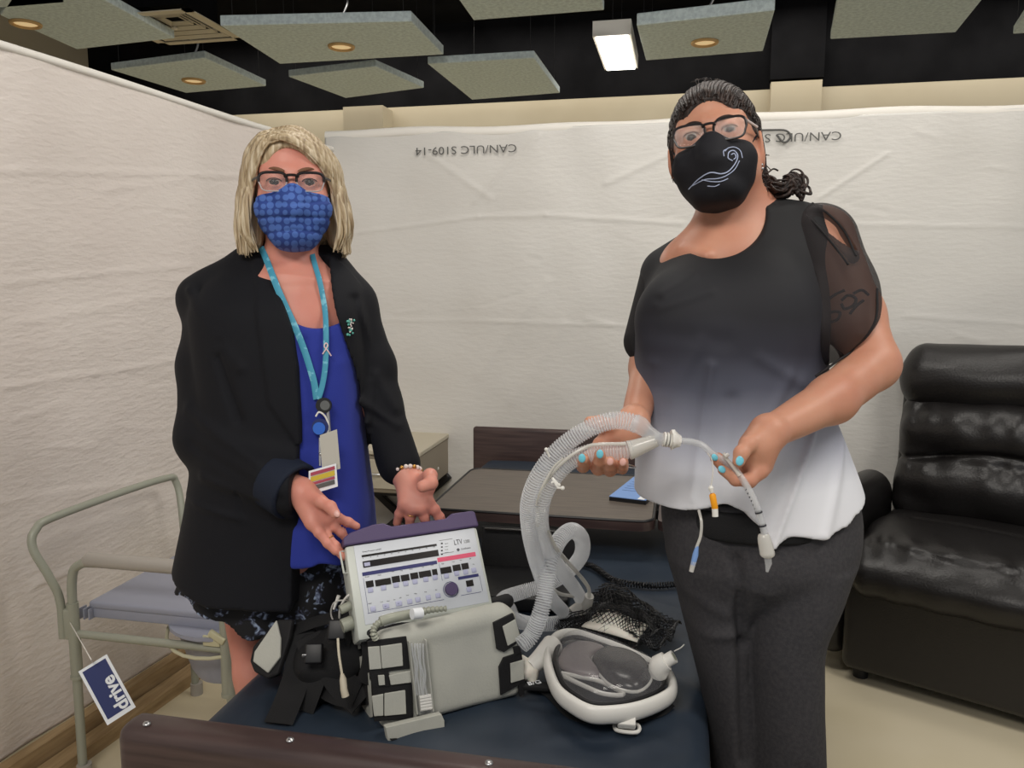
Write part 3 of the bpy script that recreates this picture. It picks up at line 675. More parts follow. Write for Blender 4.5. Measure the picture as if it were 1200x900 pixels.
# ---- commode chair
cm = thing('commode_chair', 'grey tubular commode chair with plastic bucket beside the left partition', 'commode chair', (-1.3, 2.05, 0))
ya, yb_ = 1.80, 2.28; xa, xb = -1.50, -1.165
for i, y in enumerate((ya, yb_)):
    xw = lx(y)+.16 if i == 0 else lx(y)+.16
    a = MB(); a.tube(cr([(xw-.005, y, .02), (xw, y, .40), (xw+.005, y, .585), (xw+.035, y, .632), (xw+.09, y, .64)], 8), .0125, 12); a.build('leg', M['commode'], cm)
    a = MB(); a.tube([(xw+.05, y, .645), (xw+.06, y, .648), (xb-.03, y, .648), (xb-.02, y, .645)], [.012, .02, .02, .012], 14); a.build('armrest', M['commode_arm'], cm)
    a = MB(); a.tube(cr([(xb-.09, y, .64), (xb-.03, y, .632), (xb, y, .59), (xb+.005, y, .45), (xb+.03, y, .02)], 8), .0125, 12); a.build('leg', M['commode'], cm)
    for xx in (xw, xb+.006):
        a = MB(); a.cyl((xx-.001, y, .30), (xx+.001, y, .52), .0155, 14); a.cyl((xx, y, .30), (xx, y, .31), .018, 14); a.build('height_sleeve', M['commode'], cm)
        a = MB(); a.cyl((xx, y, 0), (xx, y, .04), .02, 14); a.build('rubber_foot', M['commode_arm'], cm)
    a = MB(); a.cyl((xw, y, .43), (xb, y, .43), .011, 12); a.build('cross_rail', M['commode'], cm)
xw = lx(ya)+.12
a = MB(); a.tube(cr([(xw+.012, ya-.01, .42), (xw+.01, ya-.01, .53), (xw-.01, ya-.02, .60), (xw-.045, ya-.03, .68), (xw-.05, ya-.01, .725), (xw-.04, ya+.06, .745), (xw+.02, yb_-.05, .76), (xw+.03, yb_+.02, .73), (xw+.06, yb_, .6), (xw+.06, yb_, .43)], 8), .0115, 12)
a.build('back_rail', M['commode'], cm)
a = MB(); a.rbox((xw+.022, ya, .46), (.045, .03, .09), r=.006); a.build('clamp', M['commode'], cm)
a = MB(); a.rbox(((xw+xb)/2+.05, (ya+yb_)/2, .50), (xb-xw-.02, yb_-ya-.07, .022), r=.008); a.build('seat_lid', M['commode_plastic'], cm)
a = MB()
for k in range(3): a.box((xw+.04+.016*k, ya+.036, .478), (.004, .03, .03))
a.rbox(((xw+xb)/2+.05, ya+.045, .478), (xb-xw-.03, .012, .03), r=.003); a.build('seat_rib', M['commode_plastic'], cm)
bk_ = MB(); an = np.linspace(0, 2*np.pi, 28, endpoint=False); cx, cy = -1.235, 1.96; prof = [(.30, .095), (.30, .10), (.33, .115), (.44, .145), (.455, .165), (.465, .165)]
vs = []; [vs.extend([[cx+r_*math.cos(t), cy+r_*1.1*math.sin(t), z_] for t in an]) for z_, r_ in prof]
fs = [(i*28+j, i*28+(j+1) % 28, (i+1)*28+(j+1) % 28, (i+1)*28+j) for i in range(len(prof)-1) for j in range(28)]+[tuple(range(28))[::-1], tuple(5*28+j for j in range(28))]
bk_.add(vs, fs); bk_.build('bucket', M['commode_plastic'], cm)
a = MB(); a.tube([(cx+.172*math.cos(t), cy+.185*math.sin(t), .445-.035*max(0, -math.sin(t))) for t in an], .005, 8, closed=True); a.build('bucket_handle', mat('cream_plastic', srgb(200, 196, 168), .5), cm)
a = MB(); a.rbox((xb-.01, ya-.015, .47), (.05, .012, .02), rotm(y=30), r=.004); a.rbox((xb-.03, ya-.01, .455), (.05, .006, .03), r=.003); a.build('latch', mat('cream_latch', srgb(196, 192, 160), .5), cm)
# hang tag
T = [W(124, 768, 1.72), W(92, 787, 1.70), W(126, 850, 1.68), W(160, 830, 1.70)]
ey = T[1]-T[2]; hgt = np.linalg.norm(ey); ey /= hgt; ex = T[3]-T[2]; ex -= ey*(ex@ey); wdt = np.linalg.norm(ex); ex /= wdt; nz = np.cross(ex, ey); og = T[2]
tg = thing('hang_tag', 'navy and white lettered card tag hanging from the commode chair leg', 'tag', og)
a = MB(); a.plate([og, og+ex*wdt, og+ex*wdt+ey*hgt, og+ey*hgt], nz, .0015); a.build('card', M['label_white'], tg, smooth=False)
i_ = .006; o2 = og+nz*.0016+ex*i_+ey*i_*1.6; a = MB(); a.plate([o2, o2+ex*(wdt-2*i_), o2+ex*(wdt-2*i_)+ey*(hgt-2.6*i_), o2+ey*(hgt-2.6*i_)], nz, .0005); a.build('printed_panel', M['tag_blue'], tg, smooth=False)
text('printed_word', 'drive', .038, og+nz*.0022+ex*(wdt-.0085)+ey*.010, ey, -ex, M['label_white'], tg, .0003, bold=.0011)
# writing runs up the card: base line along the long edge
a = MB(); a.tube(cr([og+ey*hgt+ex*wdt*.5, og+ey*(hgt+.02)+ex*wdt*.5, (lx(ya)+.165, ya-.018, .47)], 6), .0012, 6); a.build('string', M['white'], tg)

# ---- black leather recliner, built in its own frame
A0 = np.array([.581, 2.836, 0]); ux = np.array([.894, -.447, 0]); uy = np.array([.447, .894, 0]); RR = np.stack([ux, uy, [0, 0, 1]], 1)
rec = thing('recliner', 'black leather recliner armchair beside the dark-haired woman', 'armchair', A0+ux*.4+uy*.4)
def rpart(name, prims, lo, hi, h, disp=None, cuts=(), label=None):
    v = Vol(lo, hi, h)
    for p_, k in prims: v.add(p_, k)
    for p_, k in cuts: v.cut(p_, k)
    if disp: v.disp(disp)
    return link(name, v.mesh(name, lambda c: A0+c@RR.T), M['leather'], rec, label=label)
WS = .74
rx = lambda a: rotm(x=a)
rpart('footrest_panel', [(boxs((WS/2, .05, .235), (WS/2, .055, .185), .03), .01)], (-.05, -.05, .0), (WS+.05, .15, .47), .009, waves(2, 6, .002, 10, 30))
def seatw(X, Y, Z):
    t = np.sin(X*70+3*np.sin(X*9)+2*Y*8)*np.exp(-((Y-.05)/.06)**2)*.0035*(Z > .4)
    t2 = np.sin(X*52+2.0*np.sin(X*7))*np.exp(-((Z-.37)/.06)**2)*np.exp(-(Y/.06)**2)*.0035
    return t+t2+.006*np.exp(-((Y-.34+.12*(X-.3))/.015)**2)*(X > .12)
rpart('seat_cushion', [(boxs((WS/2, .31, .425), (WS/2+.01, .30, .085), .07), .01), (rc((.08, .02, .40), (WS-.08, .02, .40), .075, .075), .05), (ell((WS/2, .28, .50), (.34, .24, .04)), .06)], (-.07, -.1, .28), (WS+.08, .68, .6), .009, seatw)
def backw(X, Y, Z):
    g = np.exp(-((Z-.735-.03*np.cos((X-.37)*8))/.012)**2)*.014
    st = np.sin(X*75+2*np.sin(X*13))*(np.exp(-((Z-.70)/.05)**2)+np.exp(-((Z-.88)/.05)**2))*.0028
    return g+st+.002*np.sin(X*30+Z*20)
bR = rx(-14)
rpart('back_cushion', [(boxs((WS/2, .66, .71), (WS/2-.005, .085, .25), .07, bR), .01), (ell((WS/2, .58, .63), (.34, .09, .10), bR), .05), (ell((WS/2, .61, .83), (.34, .09, .11), bR), .05)], (-.05, .42, .42), (WS+.05, .88, 1.0), .009, backw)
rpart('headrest', [(rc((.085, .70, 1.02), (WS-.085, .70, 1.02), .1, .1), .02), (boxs((WS/2, .72, 1.03), (WS/2-.02, .07, .125), .06, bR), .06)], (-.05, .5, .86), (WS+.05, .9, 1.22), .009, waves(5, 8, .003, 10, 40))
for s, nm in ((-.075, 'armrest'), (WS+.075, 'armrest')):
    rpart(nm, [(boxs((s, .36, .33), (.075, .32, .27), .06), .01), (rc((s, .12, .57), (s, .58, .57), .075, .075), .03)], (s-.14, -.02, .04), (s+.14, .82, .70), .012, waves(8, 6, .003, 8, 25))
a = MB(); a.box((WS/2, .35, .05), (WS-.1, .5, .06)); a.v = [tuple(A0+np.array(p)@RR.T) for p in a.v]; a.build('base', M['black_plastic'], rec, smooth=False)
for fx in (.05, WS-.05):
    for fy in (.08, .6):
        a = MB(); a.cyl((fx, fy, 0), (fx, fy, .05), .025, 14); a.v = [tuple(A0+np.array(p)@RR.T) for p in a.v]; a.build('foot', M['black_plastic'], rec)
rpart('back_shell', [(boxs((WS/2, .715, .55), (WS/2+.01, .04, .44), .035, rx(-7)), .01)], (-.08, .5, .05), (WS+.08, .98, 1.15), .012)
# ================================================================== THINGS ON THE BED
def onP(px, py, o, n):
    r = W(px, py, 1.0)-np.array([0, 0, CAMZ]); t = ((np.array(o)-np.array([0, 0, CAMZ]))@n)/(r@n); return np.array([0, 0, CAMZ])+t*r
def patch(name, pix, o, n, t, m, parent, off=0.0, rnd=0, **k):
    """flat piece lying on the plane (o, outward n)"""
    P = [onP(x, y, o, n)+np.array(n)*off for x, y in pix]; N = np.cross(P[1]-P[0], P[2]-P[1])
    if N@n < 0: P = P[::-1]
    mb = MB(); mb.plate(P, n, t); ob = mb.build(name, m, parent, smooth=False, **k)
    if rnd: bv = ob.modifiers.new('b', 'BEVEL'); bv.width = rnd; bv.segments = 2; bv.limit_method = 'ANGLE'
    return ob
# ---- ventilator carrying bag
BL = onZ(447, 858, .652); BR = onZ(612, 815, .652); bu = (BR-BL); bw = np.linalg.norm(bu); bu /= bw
lean = math.radians(7); bn0 = np.array([-bu[1], bu[0], 0]); bup = np.array([0, 0, 1])*math.cos(lean)+bn0*math.sin(lean); bd = np.cross(bup, bu); bd = bd/np.linalg.norm(bd)
if bd@bn0 < 0: bd = -bd
BRm = np.stack([bu, bd, bup], 1); bg = thing('ventilator_bag', 'light grey padded carrying bag with black trim, open on the navy mattress', 'bag', BL+bu*bw/2+bd*.05)
H = .158; DP = .105
def bl(p): return BL+np.asarray(p)@BRm.T
v = Vol((-.03, -.03, -.02), (bw+.03, DP+.04, H+.06), .004)
v.add(boxs((bw/2, .016, H/2), (bw/2, .02, H/2), .016), .01)
v.add(rc((.02, .014, H-.012), (bw-.03, .018, H-.006), .018, .019), .012)
v.disp(waves(4, 8, .0012, 20, 60))
link('front_panel', v.mesh('front_panel', bl), M['bag'], bg)
v = Vol((-.03, -.03, -.02), (bw+.03, DP+.06, H+.06), .005)
v.add(boxs((bw/2, .065, (H-.012)/2), (bw/2-.002, .05, (H-.012)/2), .02), .01)
v.add(rc((.0, .045, H-.004), (bw-.0, .045, H+.004), .013, .014), .02)
v.disp(waves(5, 8, .0012, 20, 60))
link('inner_shell', v.mesh('inner_shell', bl), M['bag_trim'], bg, label='black side walls and opening of the bag')
fn = -bd; fo = BL-bd*.0045
def bp(name, pix, t, m, off=0.0, **k): return patch(name, pix, fo, fn, t, m, bg, off, rnd=.0012, **k)
def dz(L): return [(400+x/5, 700+y/5) for x, y in L]      # from the enlarged study of the bag
for q in ([(150, 255), (378, 225), (400, 415), (165, 445)], [(178, 520), (412, 500), (418, 705), (190, 725)], [(160, 440), (275, 430), (285, 525), (180, 530)]):
    bp('trim_patch', dz(q), .004, M['bag_trim'])
for q in ([(150, 285), (218, 280), (230, 412), (160, 418)], [(222, 280), (348, 262), (355, 395), (233, 411)], [(208, 450), (246, 447), (250, 507), (214, 510)], [(172, 572), (240, 558), (240, 686), (186, 690)], [(246, 556), (368, 536), (374, 676), (246, 688)], [(272, 450), (400, 422), (405, 492), (284, 508)]):
    bp('grey_patch', dz(q), .003, M['bag'], off=.004)
for q in ([(884, 145), (1000, 88), (1055, 245), (948, 318), (905, 300)], [(945, 350), (1050, 315), (1072, 490), (928, 570), (918, 405)], [(1002, 290), (1040, 280), (1050, 330), (1012, 345)], [(1030, 500), (1068, 480), (1066, 560), (1040, 580)]):
    bp('trim_patch', dz(q), .005, M['bag_trim'])
for q in ([(934, 165), (1010, 122), (1042, 235), (965, 278)], [(980, 380), (1058, 358), (1062, 472), (984, 495)]):
    bp('grey_patch', dz(q), .003, M['bag'], off=.005)
bp('bottom_flap', dz([(232, 728), (555, 652), (572, 690), (575, 765), (330, 815), (246, 806)]), .014, M['bag'], off=.012)
bp('flap_loop', dz([(252, 790), (296, 787), (306, 808), (272, 812)]), .002, M['bag_trim'], off=.0262)
bp('pocket_window', dz([(388, 248), (478, 238), (524, 655), (432, 672)]), .0012, M['lens'], off=.0145)
bp('window_seam', dz([(478, 238), (486, 238), (530, 655), (522, 656)]), .013, M['bag'], off=.0)
bp('window_seam', dz([(382, 250), (389, 249), (436, 672), (428, 674)]), .013, M['bag'], off=.0)
def fp(x, y, o): return onP(400+x/5, 700+y/5, fo, fn)+fn*o
mb = MB()
rr = np.random.default_rng(3)
for i in range(5):
    a0 = 405+14*i; P = [fp(a0+rr.uniform(-6, 6)+(y-250)*.09, y, .0095) for y in np.linspace(262, 560, 6)]; mb.tube(cr(P, 4), .0016, 6)
mb.build('folded_tubing', M['hose_rib'], bg, kind='stuff')
mb = MB()
for i in range(5): mb.tube([fp(445+i*2, 578+17*i, .0088), fp(512+i*2, 566+17*i, .0088)], .0035, 8)
mb.build('rolled_strip', M['white'], bg, kind='stuff')
# left side wall pockets
sn = -bu; so = BL-bu*.001+bd*.03
def sp(name, pix, t, m, off=0.0): return patch(name, pix, so, sn, t, m, bg, off)
for q in ([(58, 368), (135, 340), (152, 400), (92, 430)], [(95, 455), (170, 440), (185, 700), (140, 690)], [(52, 258), (100, 252), (118, 300), (60, 298)]):
    sp('grey_patch', dz(q), .004, M['bag'])
sp('trim_patch', dz([(122, 450), (160, 445), (175, 625), (140, 628)]), .003, M['bag_trim'], off=.004)
# connector cable over the bag's top edge
def topc(x, y, d): return W(400+x/5, 700+y/5, d)
cab = thing('connector_cable', 'grey cable with moulded plugs along the front of the ventilator', 'cable', topc(300, 120, 1.32))
a = MB(); a.tube(cr([topc(205, 242, 1.315), topc(188, 210, 1.31), topc(200, 168, 1.315), topc(235, 140, 1.325)], 10), .0052+.0012*np.sin(np.arange(31)*1.6), 12); a.build('ribbed_cable', M['commode'], cab)
a = MB(); a.tube(cr([topc(228, 142, 1.325), topc(300, 120, 1.335), topc(410, 98, 1.36)], 6), .0085, 16); a.build('plug', M['commode'], cab)
for x0_, y0_, x1_, y1_ in ((245, 137, 308, 118), (414, 98, 470, 92)):
    a = MB(); a.tube([topc(x0_, y0_, 1.335), topc(x1_, y1_, 1.345)], .0094, 16); a.build('white_label_wrap', M['label_white'], cab)
a = MB(); P = resample(cr([topc(455, 88, 1.365), topc(520, 74, 1.375), topc(612, 66, 1.39)], 8), .0025); a.tube(P, .0062+.0014*np.sin(np.arange(len(P))*2.1)-.002*np.linspace(0, 1, len(P)), 12); a.build('strain_relief', M['commode'], cab)

# ---- ventilator
tl = W(404, 640, 1.405); tr = W(559, 617, 1.50); blc = W(431, 735, 1.36)
ex = (tr-tl); wv = np.linalg.norm(ex); ex /= wv; ey = tl-blc; ey -= ex*(ey@ex); hv = np.linalg.norm(ey); ey /= hv; ez = np.cross(ex, ey)   # ez points to the viewer
VO = tl; VR = np.stack([ex, ey, ez], 1)
vt = thing('ventilator', 'grey portable ventilator with purple top held upright in the bag', 'ventilator', VO+ex*wv/2-ey*hv/2-ez*.03)
def vl(p): return VO+np.asarray(p, float)@VR.T
def vbox(name, c, s, m, parent, r=.003, ang=30, **k):
    a = MB(); a.rbox((0, 0, 0), s, r=r, seg=2); a.v = [tuple(vl(np.array(c)+np.array(p))) for p in a.v]; return a.build(name, m, parent, ang=ang, **k)
D_ = .062
vbox('housing', (wv/2, -hv/2-.01, -D_/2), (wv, hv+.02, D_), M['vent_body'], vt, r=.006)
fpn = vbox('front_panel', (wv/2+.004, -hv/2+.001, .0005), (wv-.022, hv-.006, .002), M['vent_face'], vt, r=.001)
# purple cap with its raised ends
cap = [(-.003, 0), (wv+.003, 0), (wv+.001, .027), (wv-.004, .031), (wv-.045, .031), (wv-.058, .023), (.088, .023), (.074, .031), (.055, .031), (.012, .022), (-.001, .014)]
a = MB(); a.plate([vl((x, y, -D_-.004)) for x, y in cap], ez, D_+.008); cp = a.build('top_cap', M['purple'], vt, ang=30); bv = cp.modifiers.new('b', 'BEVEL'); bv.width = .003; bv.segments = 3; bv.limit_method = 'ANGLE'
SX = wv/155.0
# detail map taken in the enlarged study (1200x857 for 210x150 px) by inverse bilinear map onto the face
fz = ez
def fpt(X, Y, off=.0016):
    return onP(390+X*.175, 590+Y*.175, VO, ez)+ez*off
def fl(p): return (np.array(p)-VO)@VR
def frect(name, x0, y0, x1, y1, m, parent, off=.0016, t=.0004, h=None, **k):
    """parallelogram along the face's own axes from study points left (x0,y0) to right (x1,y1), height h in study px"""
    a = fl(fpt(x0, y0)); b_ = fl(fpt(x1, y1)); hh = h*.175*1.42/FPX
    y = (a[1]+b_[1])/2
    P = [vl((a[0], y-hh, off)), vl((b_[0], y-hh, off)), vl((b_[0], y, off)), vl((a[0], y, off))]
    mb = MB(); mb.plate(P, ez, t); return mb.build(name, m, parent, smooth=False, **k)
frect('scale_bar', 192, 352, 692, 268, M['display'], vt, h=14)
frect('display', 198, 392, 702, 310, M['display'], vt, h=42, t=.0008)
frect('display_label', 207, 400, 246, 394, M['key'], vt, off=.0026, h=24)
frect('header_band', 196, 474, 692, 374, M['print_navy'], vt, h=24)
frect('alarm_band', 696, 362, 952, 330, M['print_pink'], vt, h=30)
frect('header_band', 836, 494, 972, 470, M['print_navy'], vt, h=20)
for x0_, y0_, x1_, y1_ in ((218, 524, 268, 515), (280, 516, 384, 498), (391, 492, 444, 484), (452, 484, 507, 473), (515, 470, 566, 461), (573, 462, 652, 445), (661, 445, 694, 438), (716, 434, 788, 422), (798, 416, 850, 408), (857, 406, 903, 397), (888, 520, 935, 511)):
    frect('small_display', x0_, y0_, x1_, y1_, M['display'], vt, h=42, t=.0007)
keys = [(251, 582), (338, 566), (422, 548), (487, 538), (549, 525), (621, 510), (683, 497), (759, 487), (828, 470), (888, 461), (943, 448), (910, 578), (268, 708), (355, 690), (441, 672), (513, 658), (568, 646), (638, 632), (703, 618)]
for i, (x, y) in enumerate(keys):
    c = fl(fpt(x, y)); s = .0092 if i not in (13, 14) else .0112
    kb = vbox('button', (c[0], c[1], .0022), (s, .0088, .0022), M['key'], vt, r=.0012)
    txt = 'SET' if i in (13, 14) else None
    if txt: text('button_print', txt, .0022, vl((c[0]-.0028, c[1]-.0008, .0036)), ex, ey, M['print_navy'], kb, .0001)
c = fl(fpt(789, 577)); a = MB(); a.cyl(vl((c[0], c[1], .001)), vl((c[0], c[1], .010)), .0118, 32, .0112); a.build('dial', M['purple'], vt, ang=30)
a = MB(); th = np.linspace(0, 2*np.pi, 32, endpoint=False); a.tube([vl((c[0]+.0137*math.cos(t), c[1]+.0137*math.sin(t), .0018)) for t in th], .0006, 6, closed=True); a.build('dial_ring', M['print_navy'], vt)
def ft(s, x, y, size, m=M['ink'], **k): 
    q = fl(fpt(x, y)); return text('printed_text', s, size, vl((q[0], q[1], .0017)), ex, ey, m, vt, .0001, **k)
ft('LTV', 812, 280, .0135, xs=.72); ft('1200', 876, 268, .0085, M['ink_grey'], xs=.7); ft('CareFusion', 856, 312, .0042)
a = MB(); c = fl(fpt(838, 311)); a.tube([vl((c[0]+.0017*math.cos(t), c[1]+.0017*math.sin(t), .0018)) for t in th], .0009, 6, closed=True); a.build('printed_logo', M['ink'], vt)
ft('Airway Pressure cmH2O', 196, 330, .0034)
for i in range(11): ft(str(i*10), 200+47*i, 372-7.6*i, .0026)
ft('Ventilator', 430, 426, .0026, M['label_white']); ft('Alarms', 800, 356, .003, M['label_white'])
for s, x, y in (('Breath', 215, 498), ('Mode', 300, 486), ('Tidal', 390, 462), ('Insp', 452, 455), ('Press', 512, 446), ('O2', 596, 432), ('PEEP', 655, 420), ('High', 725, 410), ('Low', 798, 396), ('Min', 850, 386), ('Off', 912, 376), ('On', 935, 412),
                ('Inspir', 236, 676), ('Ctrl', 318, 666), ('Vent', 360, 660), ('On', 405, 650), ('Off', 445, 638), ('Low', 490, 620), ('Man', 545, 610), ('Insp', 612, 598), ('Sel', 685, 584)):
    ft(s, x, y, .0028)
for i in range(4): frect('status_lamp', 722, 266+24*i, 734, 264+24*i, M['display'], vt, h=9); ft('Status', 750, 274+20*i, .0026, M['ink_grey'])
for (xx0, yy0, xx1, yy1) in ((710, 250, 800, 236), (718, 338, 808, 324)): frect('print_rule', xx0, yy0, xx1, yy1, M['ink_grey'], vt, h=2)
for (xx0, yy0, xx1, yy1) in ((233, 742, 742, 638), (858, 618, 992, 590)): frect('print_rule', xx0, yy0, xx1, yy1, M['print_navy'], vt, h=2.5)
for X_, Y0_, Y1_ in ((233, 500, 742), (720, 400, 520), (990, 480, 590)):
    a_ = fl(fpt(X_-25*(X_ < 300), Y0_)); b_ = fl(fpt(X_, Y1_)); xm = (a_[0]+b_[0])/2; mb = MB(); mb.plate([vl((xm, b_[1], .0016)), vl((xm+.0005, b_[1], .0016)), vl((xm+.0005, a_[1], .0016)), vl((xm, a_[1], .0016))], ez, .0003); mb.build('print_rule', M['print_navy'], vt, smooth=False)
# side handle / clip and hose ports on the ventilator's left flank
a = MB(); a.tube([vl((-.001, -.006, -.012)), vl((-.008, -.006, -.012)), vl((-.006, -.045, -.012)), vl((0, -.045, -.012))], .0018, 8); a.build('side_clip', M['vent_body'], vt)
vbox('side_port', (-.001, -.022, -.03), (.004, .03, .02), M['black_plastic'], vt, r=.001)
a = MB(); a.cyl(vl((-.001, -.10, -.02)), vl((-.02, -.105, -.02)), .008, 16); a.cyl(vl((-.001, -.128, -.025)), vl((-.02, -.132, -.025)), .012, 16); a.build('hose_port', M['commode'], vt, kind='stuff')

# white side cables and the hanging lead with its connector
c1 = thing('sensor_lead', 'thin white leads looping beside the left side of the ventilator', 'cable', W(405, 700, 1.42))
a = MB(); a.tube(cr([W(422, 694, 1.40), W(408, 698, 1.40), W(399, 712, 1.41), W(398, 728, 1.43)], 8), .0022, 8); a.build('lead', M['white'], c1)
a = MB(); a.tube(cr([W(424, 712, 1.40), W(408, 704, 1.41), W(392, 706, 1.42), W(388, 720, 1.43), W(395, 735, 1.43)], 8), .0015, 8); a.build('lead', M['clear_milky'], c1)
a = MB(); a.tube([W(391, 714, 1.42), W(397, 698, 1.42)], [.002, .0035], 8); a.build('lead_tip', M['white'], c1)
c2 = thing('power_lead', 'white lead with pale connector hanging over the black straps', 'cable', W(403, 800, 1.34))
a = MB(); a.tube(cr([W(396, 748, 1.36), W(397, 765, 1.35), W(400, 785, 1.34), W(402, 796, 1.335)], 6), .0022, 8); a.build('lead', M['vent_metal'], c2)
a = MB(); a.tube([W(401, 790, 1.335), W(402, 796, 1.335), W(403, 808, 1.33), W(405, 816, 1.33)], [.003, .0058, .006, .0065], 12); a.build('connector', M['vent_metal'], c2)

# ---- shoulder strap: pad with black border, webbing and buckles
st = thing('shoulder_strap', 'black shoulder strap with a light grey pad, piled left of the bag', 'strap', onZ(345, 800, .65))
so2 = W(325, 770, 1.445); sn2 = v2w(np.array([-.25, -.8, .45])); sn2 /= np.linalg.norm(sn2)
def s2(L): return [(280+x/4.5, 660+y/4.5) for x, y in L]
patch('pad_border', s2([(225, 300), (302, 300), (285, 400), (225, 590), (170, 612), (100, 575), (78, 520), (95, 440)]), so2, sn2, .014, M['bag_trim'], st, rnd=.004)
patch('grey_pad', s2([(225, 305), (248, 400), (245, 500), (182, 582), (104, 520), (112, 470)]), so2, sn2, .006, M['bag'], st, off=.014, rnd=.002)
def web(pts, w_, nrm, name='webbing', m=None):
    a = MB(); P = cr(pts, 8); a.tube(P, None, 8, flat=(.0016, w_, nrm)); return a.build(name, m or M['black_web'], st)
nv_ = v2w(np.array([-.1, -.6, .75]))
web([W(352, 740, 1.46), W(350, 780, 1.43), W(340, 815, 1.39), onZ(326, 848, .656)], .026, nv_)
web([W(335, 742, 1.47), W(375, 727, 1.45), W(415, 722, 1.41), W(428, 738, 1.38), W(432, 770, 1.37), W(425, 800, 1.37)], .012, nv_)
web([W(350, 752, 1.47), W(375, 790, 1.44), W(395, 806, 1.40), W(420, 812, 1.38)], .028, nv_)
web([W(362, 745, 1.45), W(372, 775, 1.42), W(362, 805, 1.40), onZ(352, 832, .658)], .026, nv_)
web([W(400, 735, 1.42), W(390, 775, 1.41), W(400, 800, 1.40), W(425, 822, 1.37)], .026, nv_)
v = Vol(w2v(W(375, 780, 1.42))-np.array([.09, .09, .10]), w2v(W(375, 780, 1.42))+np.array([.10, .10, .09]), .006)
v.add(ell(V(375, 783, 1.45), (.050, .05, .05)), .01); v.add(ell(V(362, 765, 1.48), (.030, .04, .05)), .03); v.add(ell(V(405, 760, 1.45), (.04, .05, .055)), .03); v.disp(waves(9, 10, .007, 30, 110))
link('bundled_harness', v.mesh('bundled_harness', v2w), M['black_web'], st)
for x, y, d in ((395, 738, 1.385), (368, 766, 1.39)):
    a = MB(); a.rbox(W(x, y, d), (.03, .012, .034), rotm(x=-30, z=15), r=.003); a.build('buckle', M['black_plastic'], st)
a = MB(); a.rbox(W(358, 768, 1.385), (.012, .004, .005), rotm(z=20), r=.001); a.build('buckle_clip', M['steel'], st)
# ---- open black case behind the ventilator
cs = thing('black_case', 'flat open black case lying on the mattress behind the ventilator', 'case', (-.36, 1.82, .65))
a = MB(); a.rbox((-.36, 1.80, .672), (.24, .22, .035), rotm(z=4), r=.006); a.build('body', M['black_plastic'], cs)
a = MB(); a.rbox((-.36, 1.895, .735), (.24, .012, .10), rotm(z=4, x=-12), r=.004); a.build('lid', M['black_web'], cs)
a = MB(); a.rbox((-.36, 1.885, .783), (.22, .008, .006), rotm(z=4), r=.002); a.build('edge_strip', M['display'], cs)
# coiled black cord
cc = cr([onZ(640, 655, .662), onZ(690, 662, .662), onZ(720, 680, .662), onZ(760, 686, .662), onZ(800, 684, .662)], 40); cc = resample(cc, .0012)
Tt = np.gradient(cc, axis=0); Tt /= np.linalg.norm(Tt, axis=1)[:, None]; Nn = np.cross(Tt, [0, 0, 1]); ph = np.arange(len(cc))*1.1
co_ = thing('coiled_cord', 'coiled black cord trailing across the mattress toward the trousers', 'cord', cc[len(cc)//2])
a = MB(); a.tube(cc+Nn*(.0065*np.cos(ph))[:, None]+np.array([0, 0, 1])*(.0065*np.sin(ph))[:, None], .0024, 6); a.build('coil', M['black_plastic'], co_)

# ---- breathing circuit
ci = thing('breathing_circuit', 'clear corrugated breathing hoses arching from the bag up to the raised hand', 'hose', W(650, 620, 1.3))
def hose(pts, r=.0145, pitch=.0044, name='hose'):
    P = resample(cr(pts, 16), pitch/4); n = len(P); k = np.arange(n)
    a = MB(); a.tube(P, r*.88+r*.0*k, 18, cap=False); h = a.build(name, M['hose'], ci)
    b_ = MB(); i = 0
    T = np.gradient(P, axis=0); T /= np.linalg.norm(T, axis=1)[:, None]
    N = np.cross(T, [0.3, 0.2, 1.]); N /= np.linalg.norm(N, axis=1)[:, None]; B = np.cross(T, N)
    th = np.linspace(0, 2*np.pi, 16, endpoint=False); vs = []; fs = []
    for j in range(2, n-2, 4):
        bidx = len(vs)
        for o_, rr_ in ((-.28, .9), (-.12, 1.0), (.12, 1.0), (.28, .9)):
            c_ = P[j]+T[j]*o_*pitch
            vs.extend((c_+r*rr_*(math.cos(t)*N[j]+math.sin(t)*B[j])) for t in th)
        for q in range(3):
            for t in range(16): fs.append((bidx+q*16+t, bidx+q*16+(t+1) % 16, bidx+(q+1)*16+(t+1) % 16, bidx+(q+1)*16+t))
    b_.add(vs, fs); b_.build('hose_ribs', M['hose_rib'], h, kind='stuff'); return h
def z3(x, y, d): return W(560+x/3, 460+y/3, d)
hose([z3(560, 112, 1.245), z3(520, 100, 1.245), z3(465, 100, 1.245), z3(380, 132, 1.25), z3(285, 200, 1.26), z3(215, 290, 1.27), z3(180, 385, 1.29), z3(182, 480, 1.33), z3(200, 570, 1.40), z3(225, 650, 1.48), z3(255, 720, 1.58), z3(300, 770, 1.70)])
hose([z3(545, 198, 1.24), z3(500, 206, 1.24), z3(450, 208, 1.245), z3(385, 215, 1.25), z3(318, 245, 1.26), z3(255, 315, 1.27), z3(222, 395, 1.29), z3(222, 480, 1.34), z3(250, 560, 1.43), z3(300, 635, 1.57), z3(345, 695, 1.70), z3(372, 745, 1.77)])
hose([z3(150, 890, 1.40), z3(190, 850, 1.41), z3(222, 770, 1.41), z3(240, 680, 1.42), z3(252, 600, 1.43), z3(285, 520, 1.46), z3(330, 485, 1.50), z3(365, 515, 1.56), z3(362, 575, 1.62), z3(310, 635, 1.66), z3(240, 675, 1.68), z3(160, 700, 1.68), z3(95, 722, 1.65), z3(78, 750, 1.60)], r=.0155)
